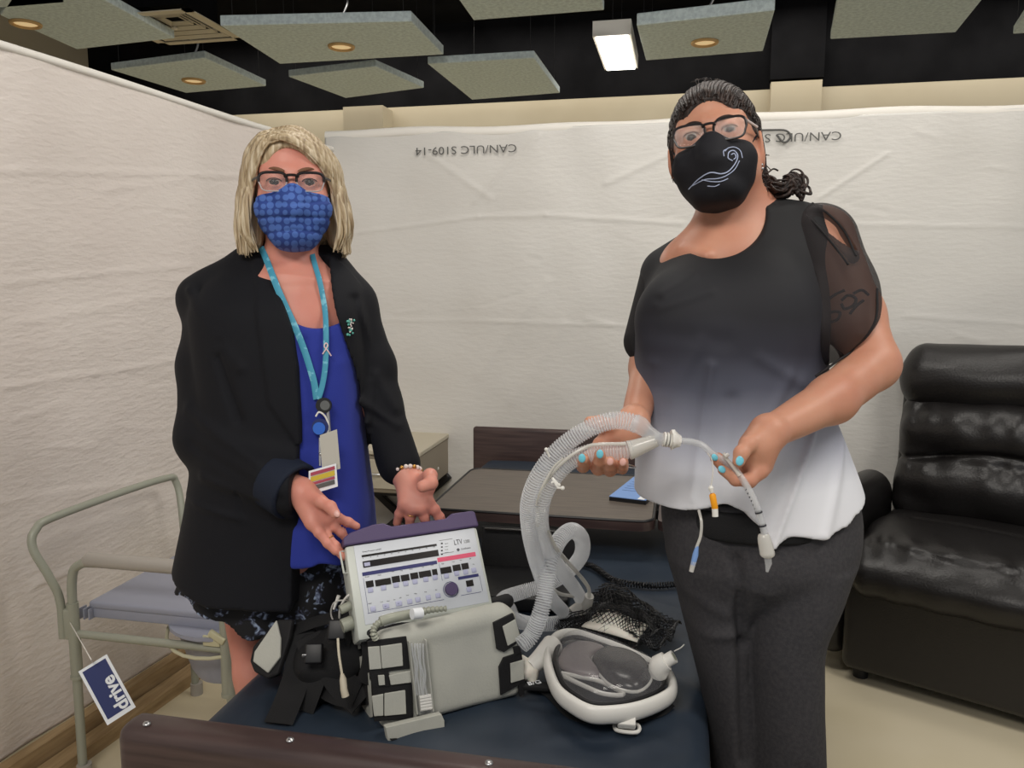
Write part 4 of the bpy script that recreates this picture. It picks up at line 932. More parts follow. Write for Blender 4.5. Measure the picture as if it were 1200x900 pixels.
hose([z3(100, 790, 1.60), z3(180, 812, 1.66), z3(270, 812, 1.69), z3(350, 790, 1.73)], r=.0155)
a = MB(); a.tube(cr([z3(75, 735, 1.60), z3(110, 750, 1.58), z3(130, 790, 1.58), z3(160, 815, 1.6)], 6), .011, 14); a.build('elbow', M['clear'], ci)
a = MB(); P = [z3(345, 790, 1.73), z3(370, 770, 1.74), z3(385, 735, 1.73), z3(392, 715, 1.72)]; a.tube(cr(P, 6), np.linspace(.017, .010, 19), 14); a.tube([z3(370, 745, 1.74), z3(330, 775, 1.73)], .013, 14); a.build('connector', M['clear_milky'], ci)
a = MB(); a.tube(cr([z3(240, 480, 1.33), z3(270, 540, 1.40), z3(310, 590, 1.52), z3(355, 640, 1.62), z3(388, 685, 1.70), z3(392, 720, 1.72)], 8), .0042, 10); a.build('pressure_line', M['clear_milky'], ci)
a = MB(); a.tube(cr([z3(262, 690, 1.60), z3(290, 708, 1.65), z3(335, 716, 1.70)], 8), .0038, 10); a.build('pressure_line', M['clear_milky'], ci)
a = MB(); a.tube(cr([z3(520, 180, 1.225), z3(430, 182, 1.228), z3(380, 192, 1.235), z3(310, 235, 1.24), z3(250, 300, 1.255), z3(212, 380, 1.28), z3(212, 470, 1.31)], 8), .0028, 8); a.build('pressure_line', M['clear_milky'], ci)
# cuff of first hose, Y piece and swivel
a = MB(); a.tube([z3(553, 108, 1.245), z3(575, 118, 1.24), z3(600, 140, 1.235), z3(632, 160, 1.23)], [.0152, .0145, .011, .0095], 18); a.build('hose_cuff', M['clear'], ci)
a = MB(); a.tube([z3(530, 203, 1.24), z3(548, 198, 1.24), z3(590, 182, 1.235), z3(630, 168, 1.23)], [.0152, .0145, .012, .0095], 18); a.build('hose_cuff', M['clear_milky'], ci)
a = MB(); a.tube([z3(618, 162, 1.23), z3(650, 164, 1.23), z3(652, 164, 1.23), z3(690, 168, 1.225)], [.010, .010, .0085, .0085], 18); a.build('y_piece', M['clear'], ci)
sw = MB()
for i in range(3): sw.tube([z3(652+11*i, 164+1.5*i, 1.228), z3(658+11*i, 165+1.5*i, 1.228)], .0115, 18)
sw.build('swivel_ring', M['white'], ci, kind='stuff')
a = MB(); a.tube([z3(680, 167, 1.225), z3(686, 167, 1.225), z3(700, 170, 1.225), z3(712, 172, 1.225)], [.0165, .0165, .0115, .009], 8); a.build('wing_nut', M['white'], ci)
for x, y, rot in ((240, 200, 1), (285, 325, -1)):
    c_ = z3(x, y, 1.235); a = MB(); a.tube([c_, z3(x+(12 if rot > 0 else -22), y+(26 if rot > 0 else -24), 1.24)], .0018, 8); a.ball(c_, .003, 10)
    a.build('hose_clip', M['white'], ci, kind='stuff')
a = MB(); a.tube([z3(262, 300, 1.24), z3(282, 335, 1.235), z3(298, 336, 1.235)], .0022, 8); a.ball(z3(298, 336, 1.235), .0036, 10); a.tube([z3(270, 312, 1.238), z3(258, 318, 1.238)], .0018, 8); a.build('hose_clip', M['white'], ci, kind='stuff')
a = MB(); a.tube(cr([z3(205, 395, 1.27), z3(222, 340, 1.25), z3(262, 268, 1.245), z3(300, 230, 1.24)], 6), .0018, 6); a.build('clip_strap', M['clear_milky'], ci)

# ---- endotracheal tube held between finger and thumb
et = thing('airway_tube', 'thin clear airway tube with black marks held by thumb and finger', 'tube', W(860, 550, 1.2))
def z4(x, y, d): return W(820+x/4.283, 470+y/4.286, d)
PT = [z3(705, 170, 1.225), z3(745, 172, 1.22), z3(790, 185, 1.215), z4(60, 262, 1.205), z4(130, 305, 1.19), z4(190, 360, 1.175), z4(238, 430, 1.165), z4(278, 510, 1.16), z4(306, 590, 1.16), z4(330, 680, 1.16)]
P = resample(cr(PT, 10), .004); a = MB(); a.tube(P, .0052, 14); a.build('tube', M['clear_milky' if False else 'clear'], et)
a = MB(); a.tube(P+np.array([0, 0, .0012]), .0030, 8); a.build('inner_wall', M['clear'], et)
for (x0_, y0_, x1_, y1_) in ((288, 562, 316, 548), (304, 622, 336, 614)):
    c_ = z4((x0_+x1_)/2, (y0_+y1_)/2, 1.16); k = np.argmin(np.linalg.norm(P-c_, axis=1)); t_ = P[k+1]-P[k-1]; t_ /= np.linalg.norm(t_)
    a = MB(); a.cyl(P[k]-t_*.0011, P[k]+t_*.0011, .0056, 14); a.build('depth_mark', M['ink'], et)
for i in range(6):
    c_ = z4(232+i*9, 445+i*19, 1.158); a = MB(); a.box(c_, (.0012, .0012, .0026), rotm(y=25)); a.build('depth_mark', M['ink'], et, smooth=False)
a = MB(); a.tube(cr([z4(320, 668, 1.16), z4(325, 700, 1.16), z4(338, 760, 1.16), z4(340, 785, 1.16)], 5), [.007, .0082, .0088, .0092, .0095, .0098, .010, .0102, .0104, .0106, .0108, .0108, .0104, .0098, .009, .007], 14); a.build('cuff_balloon', M['clear_milky'], et)
a = MB(); a.tube([z4(340, 780, 1.16), z4(345, 815, 1.16), z4(338, 858, 1.16)], [.0055, .0052, .002], 12); a.build('tip', M['clear'], et)
a = MB(); a.tube(cr([z4(120, 262, 1.18), z4(135, 290, 1.18), z4(165, 325, 1.17), z4(200, 375, 1.165)], 6), .0026, 8); a.tube([z4(125, 278, 1.176), z4(145, 268, 1.176)], .003, 8); a.build('side_branch', M['clear_milky'], et, kind='stuff')
a = MB(); a.tube(cr([z4(40, 262, 1.205), z4(62, 300, 1.18), z4(66, 360, 1.165), z4(58, 420, 1.16), z4(56, 432, 1.16)], 6), .0011, 6); pl_ = a.build('inflation_line', M['clear_milky'], et)
a = MB(); a.tube([z4(54, 425, 1.16), z4(56, 436, 1.16), z4(60, 460, 1.16)], [.002, .004, .0025], 10); a.build('pilot_valve', M['white'], et)
a = MB(); a.tube([z4(62, 464, 1.16), z4(64, 472, 1.16), z4(76, 538, 1.16), z4(77, 545, 1.16)], [.003, .0048, .0048, .0036], 12); a.build('pilot_balloon', M['orange'], et)
a = MB(); a.tube([z4(76, 540, 1.16), z4(78, 580, 1.16)], [.0046, .0044], 12); a.build('pilot_cap', M['white'], et)
lead = thing('blue_tipped_line', 'thin clear line with a blue tip hanging below the blouse hem', 'tube', W(820, 640, 1.22))
a = MB(); a.tube(cr([W(819, 598, 1.235), W(822, 612, 1.225), W(821, 628, 1.225), W(816, 642, 1.225)], 6), .0024, 8); a.build('line', M['clear_milky'], lead)
a = MB(); a.tube([W(817, 640, 1.225), W(815, 650, 1.225), W(812, 662, 1.225)], [.0025, .0046, .004], 10); a.build('blue_connector', M['card_blue'], lead)
a = MB(); a.tube([W(813, 658, 1.225), W(810, 670, 1.225)], [.0042, .0036], 10); a.build('clear_cap', M['clear_milky'], lead)

# ---- full face mask on the mattress
fm = thing('face_mask', 'white rimmed full face mask with clear visor lying on the mattress', 'mask', onZ(712, 800, .65))
def z2(x, y): return (560+x/3.75, 640+y/3.75)
zr = .705
ring = [(312, 545), (308, 470), (345, 410), (420, 395), (520, 425), (640, 470), (745, 520), (825, 560), (855, 610), (845, 655), (780, 695), (690, 725), (590, 740), (500, 738), (420, 700), (350, 640)]
RP = np.array([onZ(*z2(x, y), zr-.018*((x-300)/560)) for x, y in ring]); RPs = cr(RP, 6, closed=True)
a = MB(); a.tube(RPs, None, 14, flat=(.016, .0085, (0, 0, 1)), closed=True); a.build('white_rim', M['white'], fm)
cen = RPs.mean(0)
inn = cen+(RPs-cen)*.86+np.array([0, 0, .008])
a = MB(); a.tube(inn, .0045, 8, closed=True); a.build('inner_gasket', M['black_plastic'], fm)
def dome(name, edge, apex_h, m, off, parent=fm, e=.55):
    n = len(edge); vs = []; c_ = edge.mean(0)+np.array(off)
    K = 8
    for k in range(K+1):
        t = k/K; s = math.cos(t*math.pi/2)**e if k < K else 0
        q = c_+(edge-edge.mean(0))*s+(edge.mean(0)-c_)*(1-t)+np.array([0, 0, apex_h*math.sin(t*math.pi/2)]); vs.extend(q)
    fs = [(k*n+j, k*n+(j+1) % n, (k+1)*n+(j+1) % n, (k+1)*n+j) for k in range(K) for j in range(n)]
    mb = MB(); mb.add(vs, fs); return mb.build(name, m, parent, merge=True, ang=60)
dome('visor', inn, .040, M['visor'], (0, 0, 0))
fl_ = MB(); fl_.plate(cen+(RPs-cen)*.9+np.array([0, 0, -.02]), (0, 0, 1), .004); fl_.build('inner_lining', M['mask_tint'], fm, smooth=False)
# inner nose cup: dark and glossy, with pale edge
cupE = cr(np.array([onZ(*z2(x, y), zr+.006) for x, y in ((500, 500), (560, 460), (660, 475), (740, 520), (760, 590), (700, 640), (600, 620), (540, 570))]), 4, closed=True)
dome('nose_cup', cupE, .022, M['display'], (0, 0, 0)); a = MB(); a.tube(cupE, .003, 8, closed=True); a.build('cup_edge', M['clear_milky'], fm)
sil = cr(np.array([onZ(*z2(x, y), zr+.002) for x, y in ((360, 560), (450, 575), (540, 595), (640, 650), (560, 650), (480, 620))]), 4, closed=True)
a = MB(); a.tube(sil, .004, 8, closed=True); a.build('silicone_fold', M['card_blue'] if False else M['clear_milky'], fm)
dome('forehead_cup', cr(np.array([onZ(*z2(x, y), zr+.004) for x, y in ((350, 520), (390, 440), (470, 420), (560, 450), (500, 500), (540, 575), (440, 570))]), 4, closed=True), .010, mat('smoky_cup', srgb(112, 104, 104), .3), (0, 0, 0))
# white port on the right, hose joint on the left, strap buckle below
pA = onZ(*z2(790, 560), .715); pB = onZ(*z2(800, 520), .735); pC = onZ(*z2(862, 485), .752)
a = MB(); a.tube([pA, pA+(pB-pA)*.6, pB, pB+(pC-pB)*.45, pB+(pC-pB)*.46, pC], [.017, .0185, .018, .0165, .0115, .0115], 22); a.build('valve_port', M['white'], fm)
a = MB(); tdir = (pC-pB)/np.linalg.norm(pC-pB); a.cyl(pC-tdir*.001, pC+tdir*.0008, .0075, 18); a.build('port_opening', M['commode'], fm)
a = MB(); a.tube(cr([RP[1]*.5+RP[2]*.5, onZ(*z2(270, 500), .70), onZ(*z2(225, 535), .695)], 6), np.linspace(.022, .014, 13), 16); a.build('side_arm', M['white'], fm)
v = Vol(w2v(onZ(*z2(225, 540), .69))-.05, w2v(onZ(*z2(225, 540), .69))+.05, .003); c_ = w2v(onZ(*z2(228, 540), .69))
v.add(ell(c_, (.018, .02, .017)), .01); v.add(rc(c_+[-.006, 0, .012], c_+[-.014, 0, .02], .009, .007), .006); v.add(rc(c_+[-.008, -.01, -.004], c_+[-.02, -.012, -.006], .01, .012), .006); v.add(rc(c_+[.006, -.01, -.01], c_+[.004, -.014, -.02], .009, .007), .006)
link('strap_clip', v.mesh('strap_clip', v2w), M['white_soft'], fm)
q = [onZ(*z2(x, y), .672) for x, y in ((605, 735), (695, 715), (712, 790), (705, 828), (600, 822))]
a = MB(); cB = onZ(*z2(654, 752), .682); a.rbox(cB, (.030, .036, .014), rotm(x=25, z=3), r=.003); a.build('strap_buckle', M['white'], fm)
cB2 = onZ(*z2(655, 798), .664); lp = [cB2+np.array(p) for p in ((-.0165, -.010, 0), (.0165, -.010, 0), (.0165, .012, 0), (-.0165, .012, 0))]
a = MB(); a.tube(cr(lp, 5, closed=True), .0034, 8, closed=True); a.build('buckle_loop', M['white'], fm)
a = MB(); a.box(cB2+np.array([0, .0, -.001]), (.024, .012, .003)); a.build('strap_end', M['black_web'], fm, smooth=False)
a = MB(); P = cr([onZ(*z2(240, 600), .655), onZ(*z2(330, 650), .655), onZ(*z2(450, 755), .656), onZ(*z2(640, 760), .656), onZ(*z2(780, 730), .656), onZ(*z2(830, 690), .656)], 8); a.tube(P, None, 8, flat=(.004, .016, (0, 0, 1))); sb = a.build('head_strap', M['black_web'], fm)
q0 = onZ(*z2(222, 612), .676); q1 = onZ(*z2(290, 600), .676); e1 = (q1-q0)/np.linalg.norm(q1-q0)
text('strap_print', 'B/G', .017, q0, e1, np.cross([0, 0, 1], e1), M['label_white'], sb, .0004)
a = MB(); a.rbox((q0+q1)/2+np.array([0, .004, -.006]), (.05, .022, .010), rotm(z=5), r=.003); a.build('strap_tab', M['black_web'], fm)

# ---- black net bag behind the mask, real mesh cords
def net(name, pix, nu, nv, m, parent, zf, thick, seed):
    A, B, C_, D2 = [np.array(onZ(*z2(x, y), .66)) for x, y in pix]; r = np.random.default_rng(seed)
    vs = []
    for i in range(nu+1):
        for j in range(nv+1):
            u, w_ = i/nu, j/nv; p = (1-u)*(1-w_)*A+u*(1-w_)*B+u*w_*C_+(1-u)*w_*D2; p = p+np.array([.004*math.sin(9*w_+3*u), .004*math.sin(11*u), 0]); p[2] = .66+zf(u, w_); vs.append(p)
    fs = []; ix = lambda i, j: i*(nv+1)+j
    for i in range(0, nu-1):
        for j in range(0, nv-1):
            if (i+j) % 2 == 0: fs.append((ix(i+1, j), ix(i+2, j+1) if i+2 <= nu else ix(i+1, j+1), ix(i+1, j+2), ix(i, j+1)))
    mb = MB(); mb.add(vs, fs); o = mb.build(name, m, parent, smooth=False)
    wf = o.modifiers.new('cords', 'WIREFRAME'); wf.thickness = thick; wf.use_replace = True; wf.use_even_offset = False; return o
nb = thing('net_bag', 'black net drawstring bag crumpled behind the face mask', 'bag', onZ(700, 730, .65))
net('netting', [(560, 190), (330, 380), (690, 500), (900, 380)], 28, 36, M['black_plastic'], nb, lambda u, w_: .018+.022*math.sin(u*3.1)*math.sin(w_*3.1+.3)+.006*math.sin(u*17)*math.sin(w_*14), .0026, 1)
net('netting', [(600, 200), (440, 300), (700, 470), (850, 400)], 22, 30, M['black_plastic'], nb, lambda u, w_: .03+.03*math.sin(u*3.1)*math.sin(w_*3.1)+.006*math.sin(u*15+2)*math.sin(w_*12), .0028, 2)
net('netting', [(350, 360), (330, 395), (560, 430), (560, 320)], 20, 34, M['black_plastic'], nb, lambda u, w_: .016+.012*math.sin(u*3.1), .0024, 3)
net('netting', [(760, 370), (690, 500), (830, 510), (890, 400)], 26, 26, M['black_plastic'], nb, lambda u, w_: .03+.012*math.sin(u*9)*math.sin(w_*8), .0024, 5)
v = Vol(w2v(onZ(*z2(640, 260), .66))-np.array([.09, .1, .02]), w2v(onZ(*z2(640, 260), .66))+np.array([.09, .1, .07]), .005)
v.add(ell(w2v(onZ(*z2(610, 250), .655)), (.04, .06, .020)), .01); v.add(ell(w2v(onZ(*z2(720, 330), .655)), (.045, .05, .018)), .03); v.disp(waves(21, 8, .004, 30, 90)); link('folded_fabric', v.mesh('folded_fabric', v2w), M['bag_trim'], nb)
fbk = MB(); P = [onZ(*z2(x, y), .672) for x, y in ((545, 285), (455, 380), (700, 450), (750, 375))]
G = []
for i in range(13):
    for j in range(13):
        u, w_ = i/12, j/12; p = (1-u)*(1-w_)*P[0]+u*(1-w_)*P[1]+u*w_*P[2]+(1-u)*w_*P[3]; p = p+np.array([0, 0, .014+.018*math.sin(u*3.1)*math.sin(w_*3.1)]); G.append(p)
fbk.add(G, [(i*13+j, (i+1)*13+j, (i+1)*13+j+1, i*13+j+1) for i in range(12) for j in range(12)]); pe = fbk.build('pale_lining', M['white_soft'], nb, label='pale lining showing through the black net'); sd = pe.modifiers.new('t', 'SOLIDIFY'); sd.thickness = .002; sd.offset = -1
net('netting', [(545, 280), (455, 382), (702, 455), (752, 375)], 20, 30, M['black_plastic'], nb, lambda u, w_: .034+.021*math.sin(u*3.1)*math.sin(w_*3.1), .0022, 6)
a = MB(); a.tube(cr([onZ(*z2(862, 462), .69), onZ(*z2(890, 448), .695), onZ(*z2(907, 432), .70)], 5), .0012, 6); a.build('cord_end', M['white'], nb)
# thin black cord loop lying near the hoses
lp = thing('thin_cord', 'thin black cord loop on the mattress between the hoses', 'cord', onZ(648, 720, .655)); a = MB(); a.tube(cr([onZ(640, 716, .656), onZ(650, 710, .656), onZ(658, 716, .656), onZ(655, 724, .656)], 8), .0012, 6); a.build('loop', M['black_plastic'], lp)
# ================================================================== PEOPLE
def Rpose(yaw, pitch, roll): return rotm(z=yaw)@rotm(y=roll)@rotm(x=pitch)
def head_skin(v, o, R, crown=1.0, chin=0.0, ap=.0045):
    A = lambda pr, k: v.add(inloc(pr, o, R), k); C = lambda pr, k: v.cut(inloc(pr, o, R), k)
    A(ell((0, .018, .018), (.074, .092, .083*crown)), .01)
    A(ell((0, -.036, .042), (.058, .046, .048*crown)), .03)
    A(ell((0, -.034, -.030), (.060, .055, .070)), .03)
    for s in (-1, 1):
        A(ell((s*.038, -.058, -.030), (.025, .025, .026)), .02)
        A(rc((s*.050, -.002, -.052), (s*.020, -.066, -.098-chin), .018, .016), .03)
        A(rc((s*.044, -.064, .022), (s*.010, -.082, .018), .010, .010), .016)
    A(ell((0, -.076, -.102-chin), (.021, .018, .016)), .02)
    A(ell((0, -.088, -.070), (.024, .012, .012)), .015)
    for s in (-1, 1): C(ell((s*.033, -.098, .001), (.021, .016, .013)), .012)
    A(rc((0, -.082, .010), (0, -.106, -.030), .008, .011), .012); A(ell((0, -.110, -.037), (.012, .012, .010)), .008)
    for s in (-1, 1):
        A(ell((s*.0115, -.101, -.041), (.008, .010, .008)), .006)
        A(ell((s*.032, -.0762, 0), .0154), .006); C(ell((s*.032, -.0948, -.0003), (.0138, .012, ap)), .002)
        A(ell((s*.077, .012, -.010), (.007, .018, .031), rotm(z=s*18)), .006); C(ell((s*.085, .008, -.006), (.006, .010, .017), rotm(z=s*18)), .003)
def hl(o, R): return lambda p: v2w(np.asarray(o)+np.asarray(p, float)@np.asarray(R).T)
def eyes(root, o, R, irisc):
    H = hl(o, R)
    for s in (-1, 1):
        a = MB(); a.ball(H((s*.032, -.0768, 0)), .0136, 20); e = a.build('eye', M['eye_white'], root, ang=80)
        ya_ = math.radians(YAWH[0]); g = np.array(YAWH[1])
        c = np.array([s*.032, -.0768, 0])
        q = c+g*.0036; a = MB(); a.ball(H(q), .0108, 20); a.build('iris', irisc, e, ang=80)
        q = c+g*.0102; a = MB(); a.ball(H(q), .0046, 14); a.build('pupil', M['pupil'], e, ang=80)
        P = [(s*.032+.0135*math.cos(t), -.0905+.004*abs(math.cos(t))**2, .0058*math.sin(t)+.0004) for t in np.linspace(.1, math.pi-.1, 9)]
        a = MB(); a.tube([H(p) for p in P], .0009, 6); a.build('eyelashes', M['brow_dark'], root)
def brows(root, o, R, m, z0=.021, w_=.0032):
    H = hl(o, R)
    for s in (-1, 1):
        P = [(s*(.013+.034*t), -.0945+.026*t**2, z0+.007*math.sin(t*2.2)) for t in np.linspace(0, 1, 8)]
        a = MB(); a.tube([H(p) for p in P], None, 8, flat=(.0022, [w_*.8, w_, w_*1.05, w_, w_*.9, w_*.7, w_*.5, w_*.3], v2w(R@np.array([0, -1, 0])))); a.build('eyebrow', m, root)
def glasses(root, o, R, half, lw, lh, m_top, m_low, z0, r_top, r_low, inner=None, yf=-.104):
    H = hl(o, R)
    g = MB(); g.ball(H((0, yf, z0)), .001, 6)
    gl = bpy.data.objects.new('glasses', None); COL.objects.link(gl); gl.parent = root; gl.location = Vector([float(c) for c in H((0, yf, z0))])-worldloc(root)
    def outline(s, n=28):
        P = []
        for t in np.linspace(0, 2*np.pi, n, endpoint=False):
            c, sn_ = math.cos(t), math.sin(t); x = lw/2*math.copysign(abs(c)**.55, c); z = lh/2*math.copysign(abs(sn_)**.6, sn_)
            if z < 0: x *= .90
            P.append((s*half+x, yf+.10*abs(x+s*half)**1.6*1.3, z0+z))
        return P
    for s in (-1, 1):
        P = np.array([H(p) for p in outline(s)]); k = len(P)
        up = list(P[:k//2+1]); lo2 = list(P[k//2:])+[P[0]]
        a = MB(); a.tube(up, r_top, 8); a.build('frame_top', m_top, gl)
        a = MB(); a.tube(lo2, r_low, 8); a.build('frame_rim', m_low, gl)
        a = MB(); n = v2w(R@np.array([0, -1, 0])); a.plate(P[::-1], n, .0012); a.build('lens', M['lens'], gl, smooth=False)
        e0 = (s*(half+lw/2-.001), yf+.10*(half+lw/2)**1.6*1.3, z0+lh*.26); e1 = (s*.073, -.055, z0+lh*.25); e2 = (s*.0775, .0, z0+.008); e3 = (s*.079, .018, z0+.003)
        a = MB(); a.tube(cr([H(p) for p in (e0, e1, e2, e3)], 6), None, 8, flat=(.0012, .0028, (0, 0, 1)) if False else (.0026, .0012, (0, 0, 1))); t = a.build('temple_arm', m_top, gl)
        if inner and s > 0:
            a = MB(); a.tube([H((e0[0]+.0022, e0[1]+.006, e0[2])), H((e1[0]+.003, e1[1], e1[2]))], .0022, 8); a.build('pale_inlay', inner, gl)
    a = MB(); a.tube(cr([H(p) for p in ((-half+lw/2-.004, yf, z0+lh*.28), (-.006, yf-.004, z0+lh*.34), (.006, yf-.004, z0+lh*.34), (half-lw/2+.004, yf, z0+lh*.28))], 5), r_top, 8); a.build('bridge', m_top, gl)
    return gl
def hand(v, palm, fingers, k=.007):
    for a, b, ra, rb in palm: v.add(rc(a, b, ra, rb), .012)
    for f, r0, r1 in fingers:
        n = len(f)-1
        for i in range(n): v.add(rc(f[i], f[i+1], r0+(r1-r0)*i/n, r0+(r1-r0)*(i+1)/n), k if i == 0 else .003)
        for i in range(1, n): v.add(ell(f[i], (r0+(r1-r0)*i/n)*1.07), .003)
def nail(p, d, nrm, m, root, w_=.0052, l=.0068):
    """p nail centre, d finger direction, nrm outward (view frame)"""
    d = np.array(d, float); d /= np.linalg.norm(d); nrm = np.array(nrm, float); nrm -= d*(nrm@d); nrm /= np.linalg.norm(nrm); x = np.cross(d, nrm)
    Rn = np.stack([x, d, nrm], 1); a = MB(); a.ball((0, 0, 0), (w_, l, .0022), 14); a.v = [tuple(v2w(np.array(p)+np.array(q)@Rn.T)) for q in a.v]; a.build('fingernail', m, root)
def band(us, vmax, d, lo=None):
    """region between two screen polylines, in front of depth vmax; us = [(py, pxL, pxR), ...]"""
    A = sorted([(V(0, y, d)[2], V(l, y, d)[0], V(r, y, d)[0]) for y, l, r in us]); Z = [a[0] for a in A]; Lf = [a[1] for a in A]; Rt = [a[2] for a in A]
    def f(X, Y, Zz): z = Zz+0*X; return np.maximum(np.maximum(np.interp(Zz, Z, Lf)-X, X-np.interp(Zz, Z, Rt)), np.maximum(Y-vmax, Zz-Z[-1])+0*X)
    return f, np.array([-9, -9, -9.]), np.array([9, 9, 9.])
def hem(pts, d):
    """inside (to be cut) where below the screen polyline"""
    U = [V(x, y, d)[0] for x, y in pts]; Zs = [V(x, y, d)[2] for x, y in pts]
    return (lambda X, Y, Z: Z-np.interp(X, U, Zs)+0*Y), np.array([-9, -9, -9.]), np.array([9, 9, 9.])
def folds(L):
    """soft creases: (p0, p1, height, width) in view frame; positive height raises cloth"""
    def f(X, Y, Z):
        d = 0
        for a, b, h, wd in L:
            a = np.array(a); b = np.array(b); ba = b-a; t = np.clip(((X-a[0])*ba[0]+(Y-a[1])*ba[1]+(Z-a[2])*ba[2])/(ba@ba), 0, 1)
            q = (X-a[0]-t*ba[0])**2+.03*(Y-a[1]-t*ba[1])**2+(Z-a[2]-t*ba[2])**2; d = d-h*np.exp(-q/wd**2)
        return d
    return f
def part(name, v, m, root, **k): return link(name, v.mesh(name, v2w), m, root, **k)

# ------------------------------------------------------------------ blonde woman
YAWH = [8, (0, 0, 0)]
pl = thing('person', 'woman with blonde bob, blue mask and black blazer on the left of the bed', 'person', W(300, 1200, 1.66)*np.array([1, 1, 0]))
Rl = Rpose(14, -1, -1); ol = V(342, 213, 1.475)-Rl@np.array([0, -.09, 0])
zs = np.r_[np.arange(-.02, .62, .01), np.arange(.62, 1.76, .0028)]
lo = V(195, 800, 1.5); hi = V(525, 130, 1.5)
v = Vol((V(200, 0, 1.6)[0], 1.26, 0), (V(525, 0, 1.45)[0], 1.88, 0), .0028, zs)
head_skin(v, ol, Rl, .93)
v.add(rc(V(343, 262, 1.585), V(343, 330, 1.60), .050, .056), .03)
v.add(rc(V(342, 322, 1.62), V(262, 350, 1.63), .042, .038), .04); v.add(rc(V(345, 322, 1.62), V(412, 355, 1.64), .042, .038), .04)
v.add(loft([(270, 415, 335, 1.60, .07), (262, 418, 365, 1.59, .095), (266, 415, 400, 1.59, .100), (266, 412, 470, 1.60, .10), (266, 412, 560, 1.605, .095), (245, 410, 640, 1.62, .11), (240, 405, 700, 1.64, .10)]), .04)
v.add(ell(V(342, 340, 1.595), (.090, .085, .055)), .06)
v.add(rc(V(322, 338, 1.535), V(342, 346, 1.52), .010, .009), .012); v.add(rc(V(372, 338, 1.54), V(352, 346, 1.52), .010, .009), .012)   # collar bones
for s_, (hx, hy, hd_), (kx, ky, kd), m_ in ((-1, (285, 690, 1.67), (295, 790, 1.655), None), (1, (330, 690, 1.76), (330, 790, 1.80), None)):
    hp, kp = V(hx, hy, hd_), V(kx, ky, kd); v.add(rc(hp, kp, .048, .034), .03)
    an = kp.copy(); an[2] = .09; v.add(rc(kp, an, .034, .028), .02); v.add(rc(an+[0, 0, -.04], an+[.01, -.13, -.055], .034, .028), .02)
# arms
v.add(rc(V(252, 355, 1.61), V(242, 512, 1.57), .045, .036), .02); v.add(rc(V(242, 512, 1.57), V(354, 576, 1.452), .034, .023), .015)
v.add(rc(V(412, 360, 1.63), V(440, 468, 1.62), .045, .036), .02); v.add(rc(V(440, 468, 1.62), V(475, 556, 1.575), .034, .025), .015)
# her right hand, back toward us, fingers around the ventilator's corner
w0 = V(354, 577, 1.45)
hand(v, [(w0, V(374, 594, 1.435), .023, .021), (w0, V(384, 606, 1.435), .020, .0135), (w0, V(377, 611, 1.43), .020, .0135), (w0, V(370, 614, 1.425), .020, .0135), (w0, V(365, 612, 1.42), .019, .012)],
     [([V(364, 582, 1.43), V(376, 588, 1.415), V(387, 594, 1.405), V(393, 602, 1.40)], .0125, .0090),
      ([V(384, 604, 1.44), V(396, 607, 1.445), V(408, 612, 1.45), V(418, 617, 1.455)], .0105, .0070),
      ([V(379, 610, 1.435), V(390, 617, 1.44), V(400, 624, 1.445), V(406, 632, 1.45)], .0105, .0074),
      ([V(372, 613, 1.43), V(382, 627, 1.425), V(393, 640, 1.42), V(402, 652, 1.415)], .0105, .0072),
      ([V(366, 611, 1.42), V(374, 624, 1.413), V(384, 637, 1.41), V(393, 646, 1.41)], .0095, .0066)])
# her left hand, palm up, fingers behind the purple top
w1 = V(477, 558, 1.575)
hand(v, [(w1, V(474, 590, 1.535), .024, .0130), (w1, V(483, 595, 1.53), .024, .0135), (w1, V(492, 595, 1.53), .023, .0135), (w1, V(501, 589, 1.535), .023, .0130), (V(486, 566, 1.565), V(500, 571, 1.54), .023, .018)],
     [([V(494, 566, 1.55), V(504, 558, 1.515), V(505, 566, 1.49), V(495, 570, 1.48)], .0158, .0112),
      ([V(502, 588, 1.535), V(509, 597, 1.535), V(515, 606, 1.54), V(519, 614, 1.545)], .0110, .0084),
      ([V(493, 596, 1.53), V(497, 606, 1.535), V(500, 616, 1.54)], .0105, .0084),
      ([V(483, 596, 1.53), V(481, 606, 1.535), V(480, 616, 1.54)], .0102, .0080),
      ([V(473, 591, 1.535), V(468, 602, 1.54), V(465, 613, 1.545)], .0096, .0074)])
v.disp(waves(1, 6, .0004, 60, 140))
bodyL = part('body', v, M['skin_left'], pl)
nail(V(394.5, 602, 1.392), V(393, 602, 1.40)-V(387, 594, 1.405), (0.1, -1, .2), M['nail'], pl)
nail(V(415, 615, 1.449), V(418, 617, 1.455)-V(408, 612, 1.45), (0, -1, .4), M['nail'], pl, .0042, .0055)
g = v2w(Rl.T@np.zeros(3))
# gaze toward the camera, in head coordinates
def gaze(o, R): d = np.array([0, 0, CAMZ])-w2v(v2w(o)) ; d = R.T@(np.array([0, 0, CAMZ])-o); return d/np.linalg.norm(d)
YAWH[1] = gaze(ol, Rl); eyes(pl, ol, Rl, M['iris']); brows(pl, ol, Rl, M['brow'], z0=.018)
glasses(pl, ol, Rl, .0335, .050, .034, M['frame_black'], M['frame_clear'], -.002, .0027, .0012)
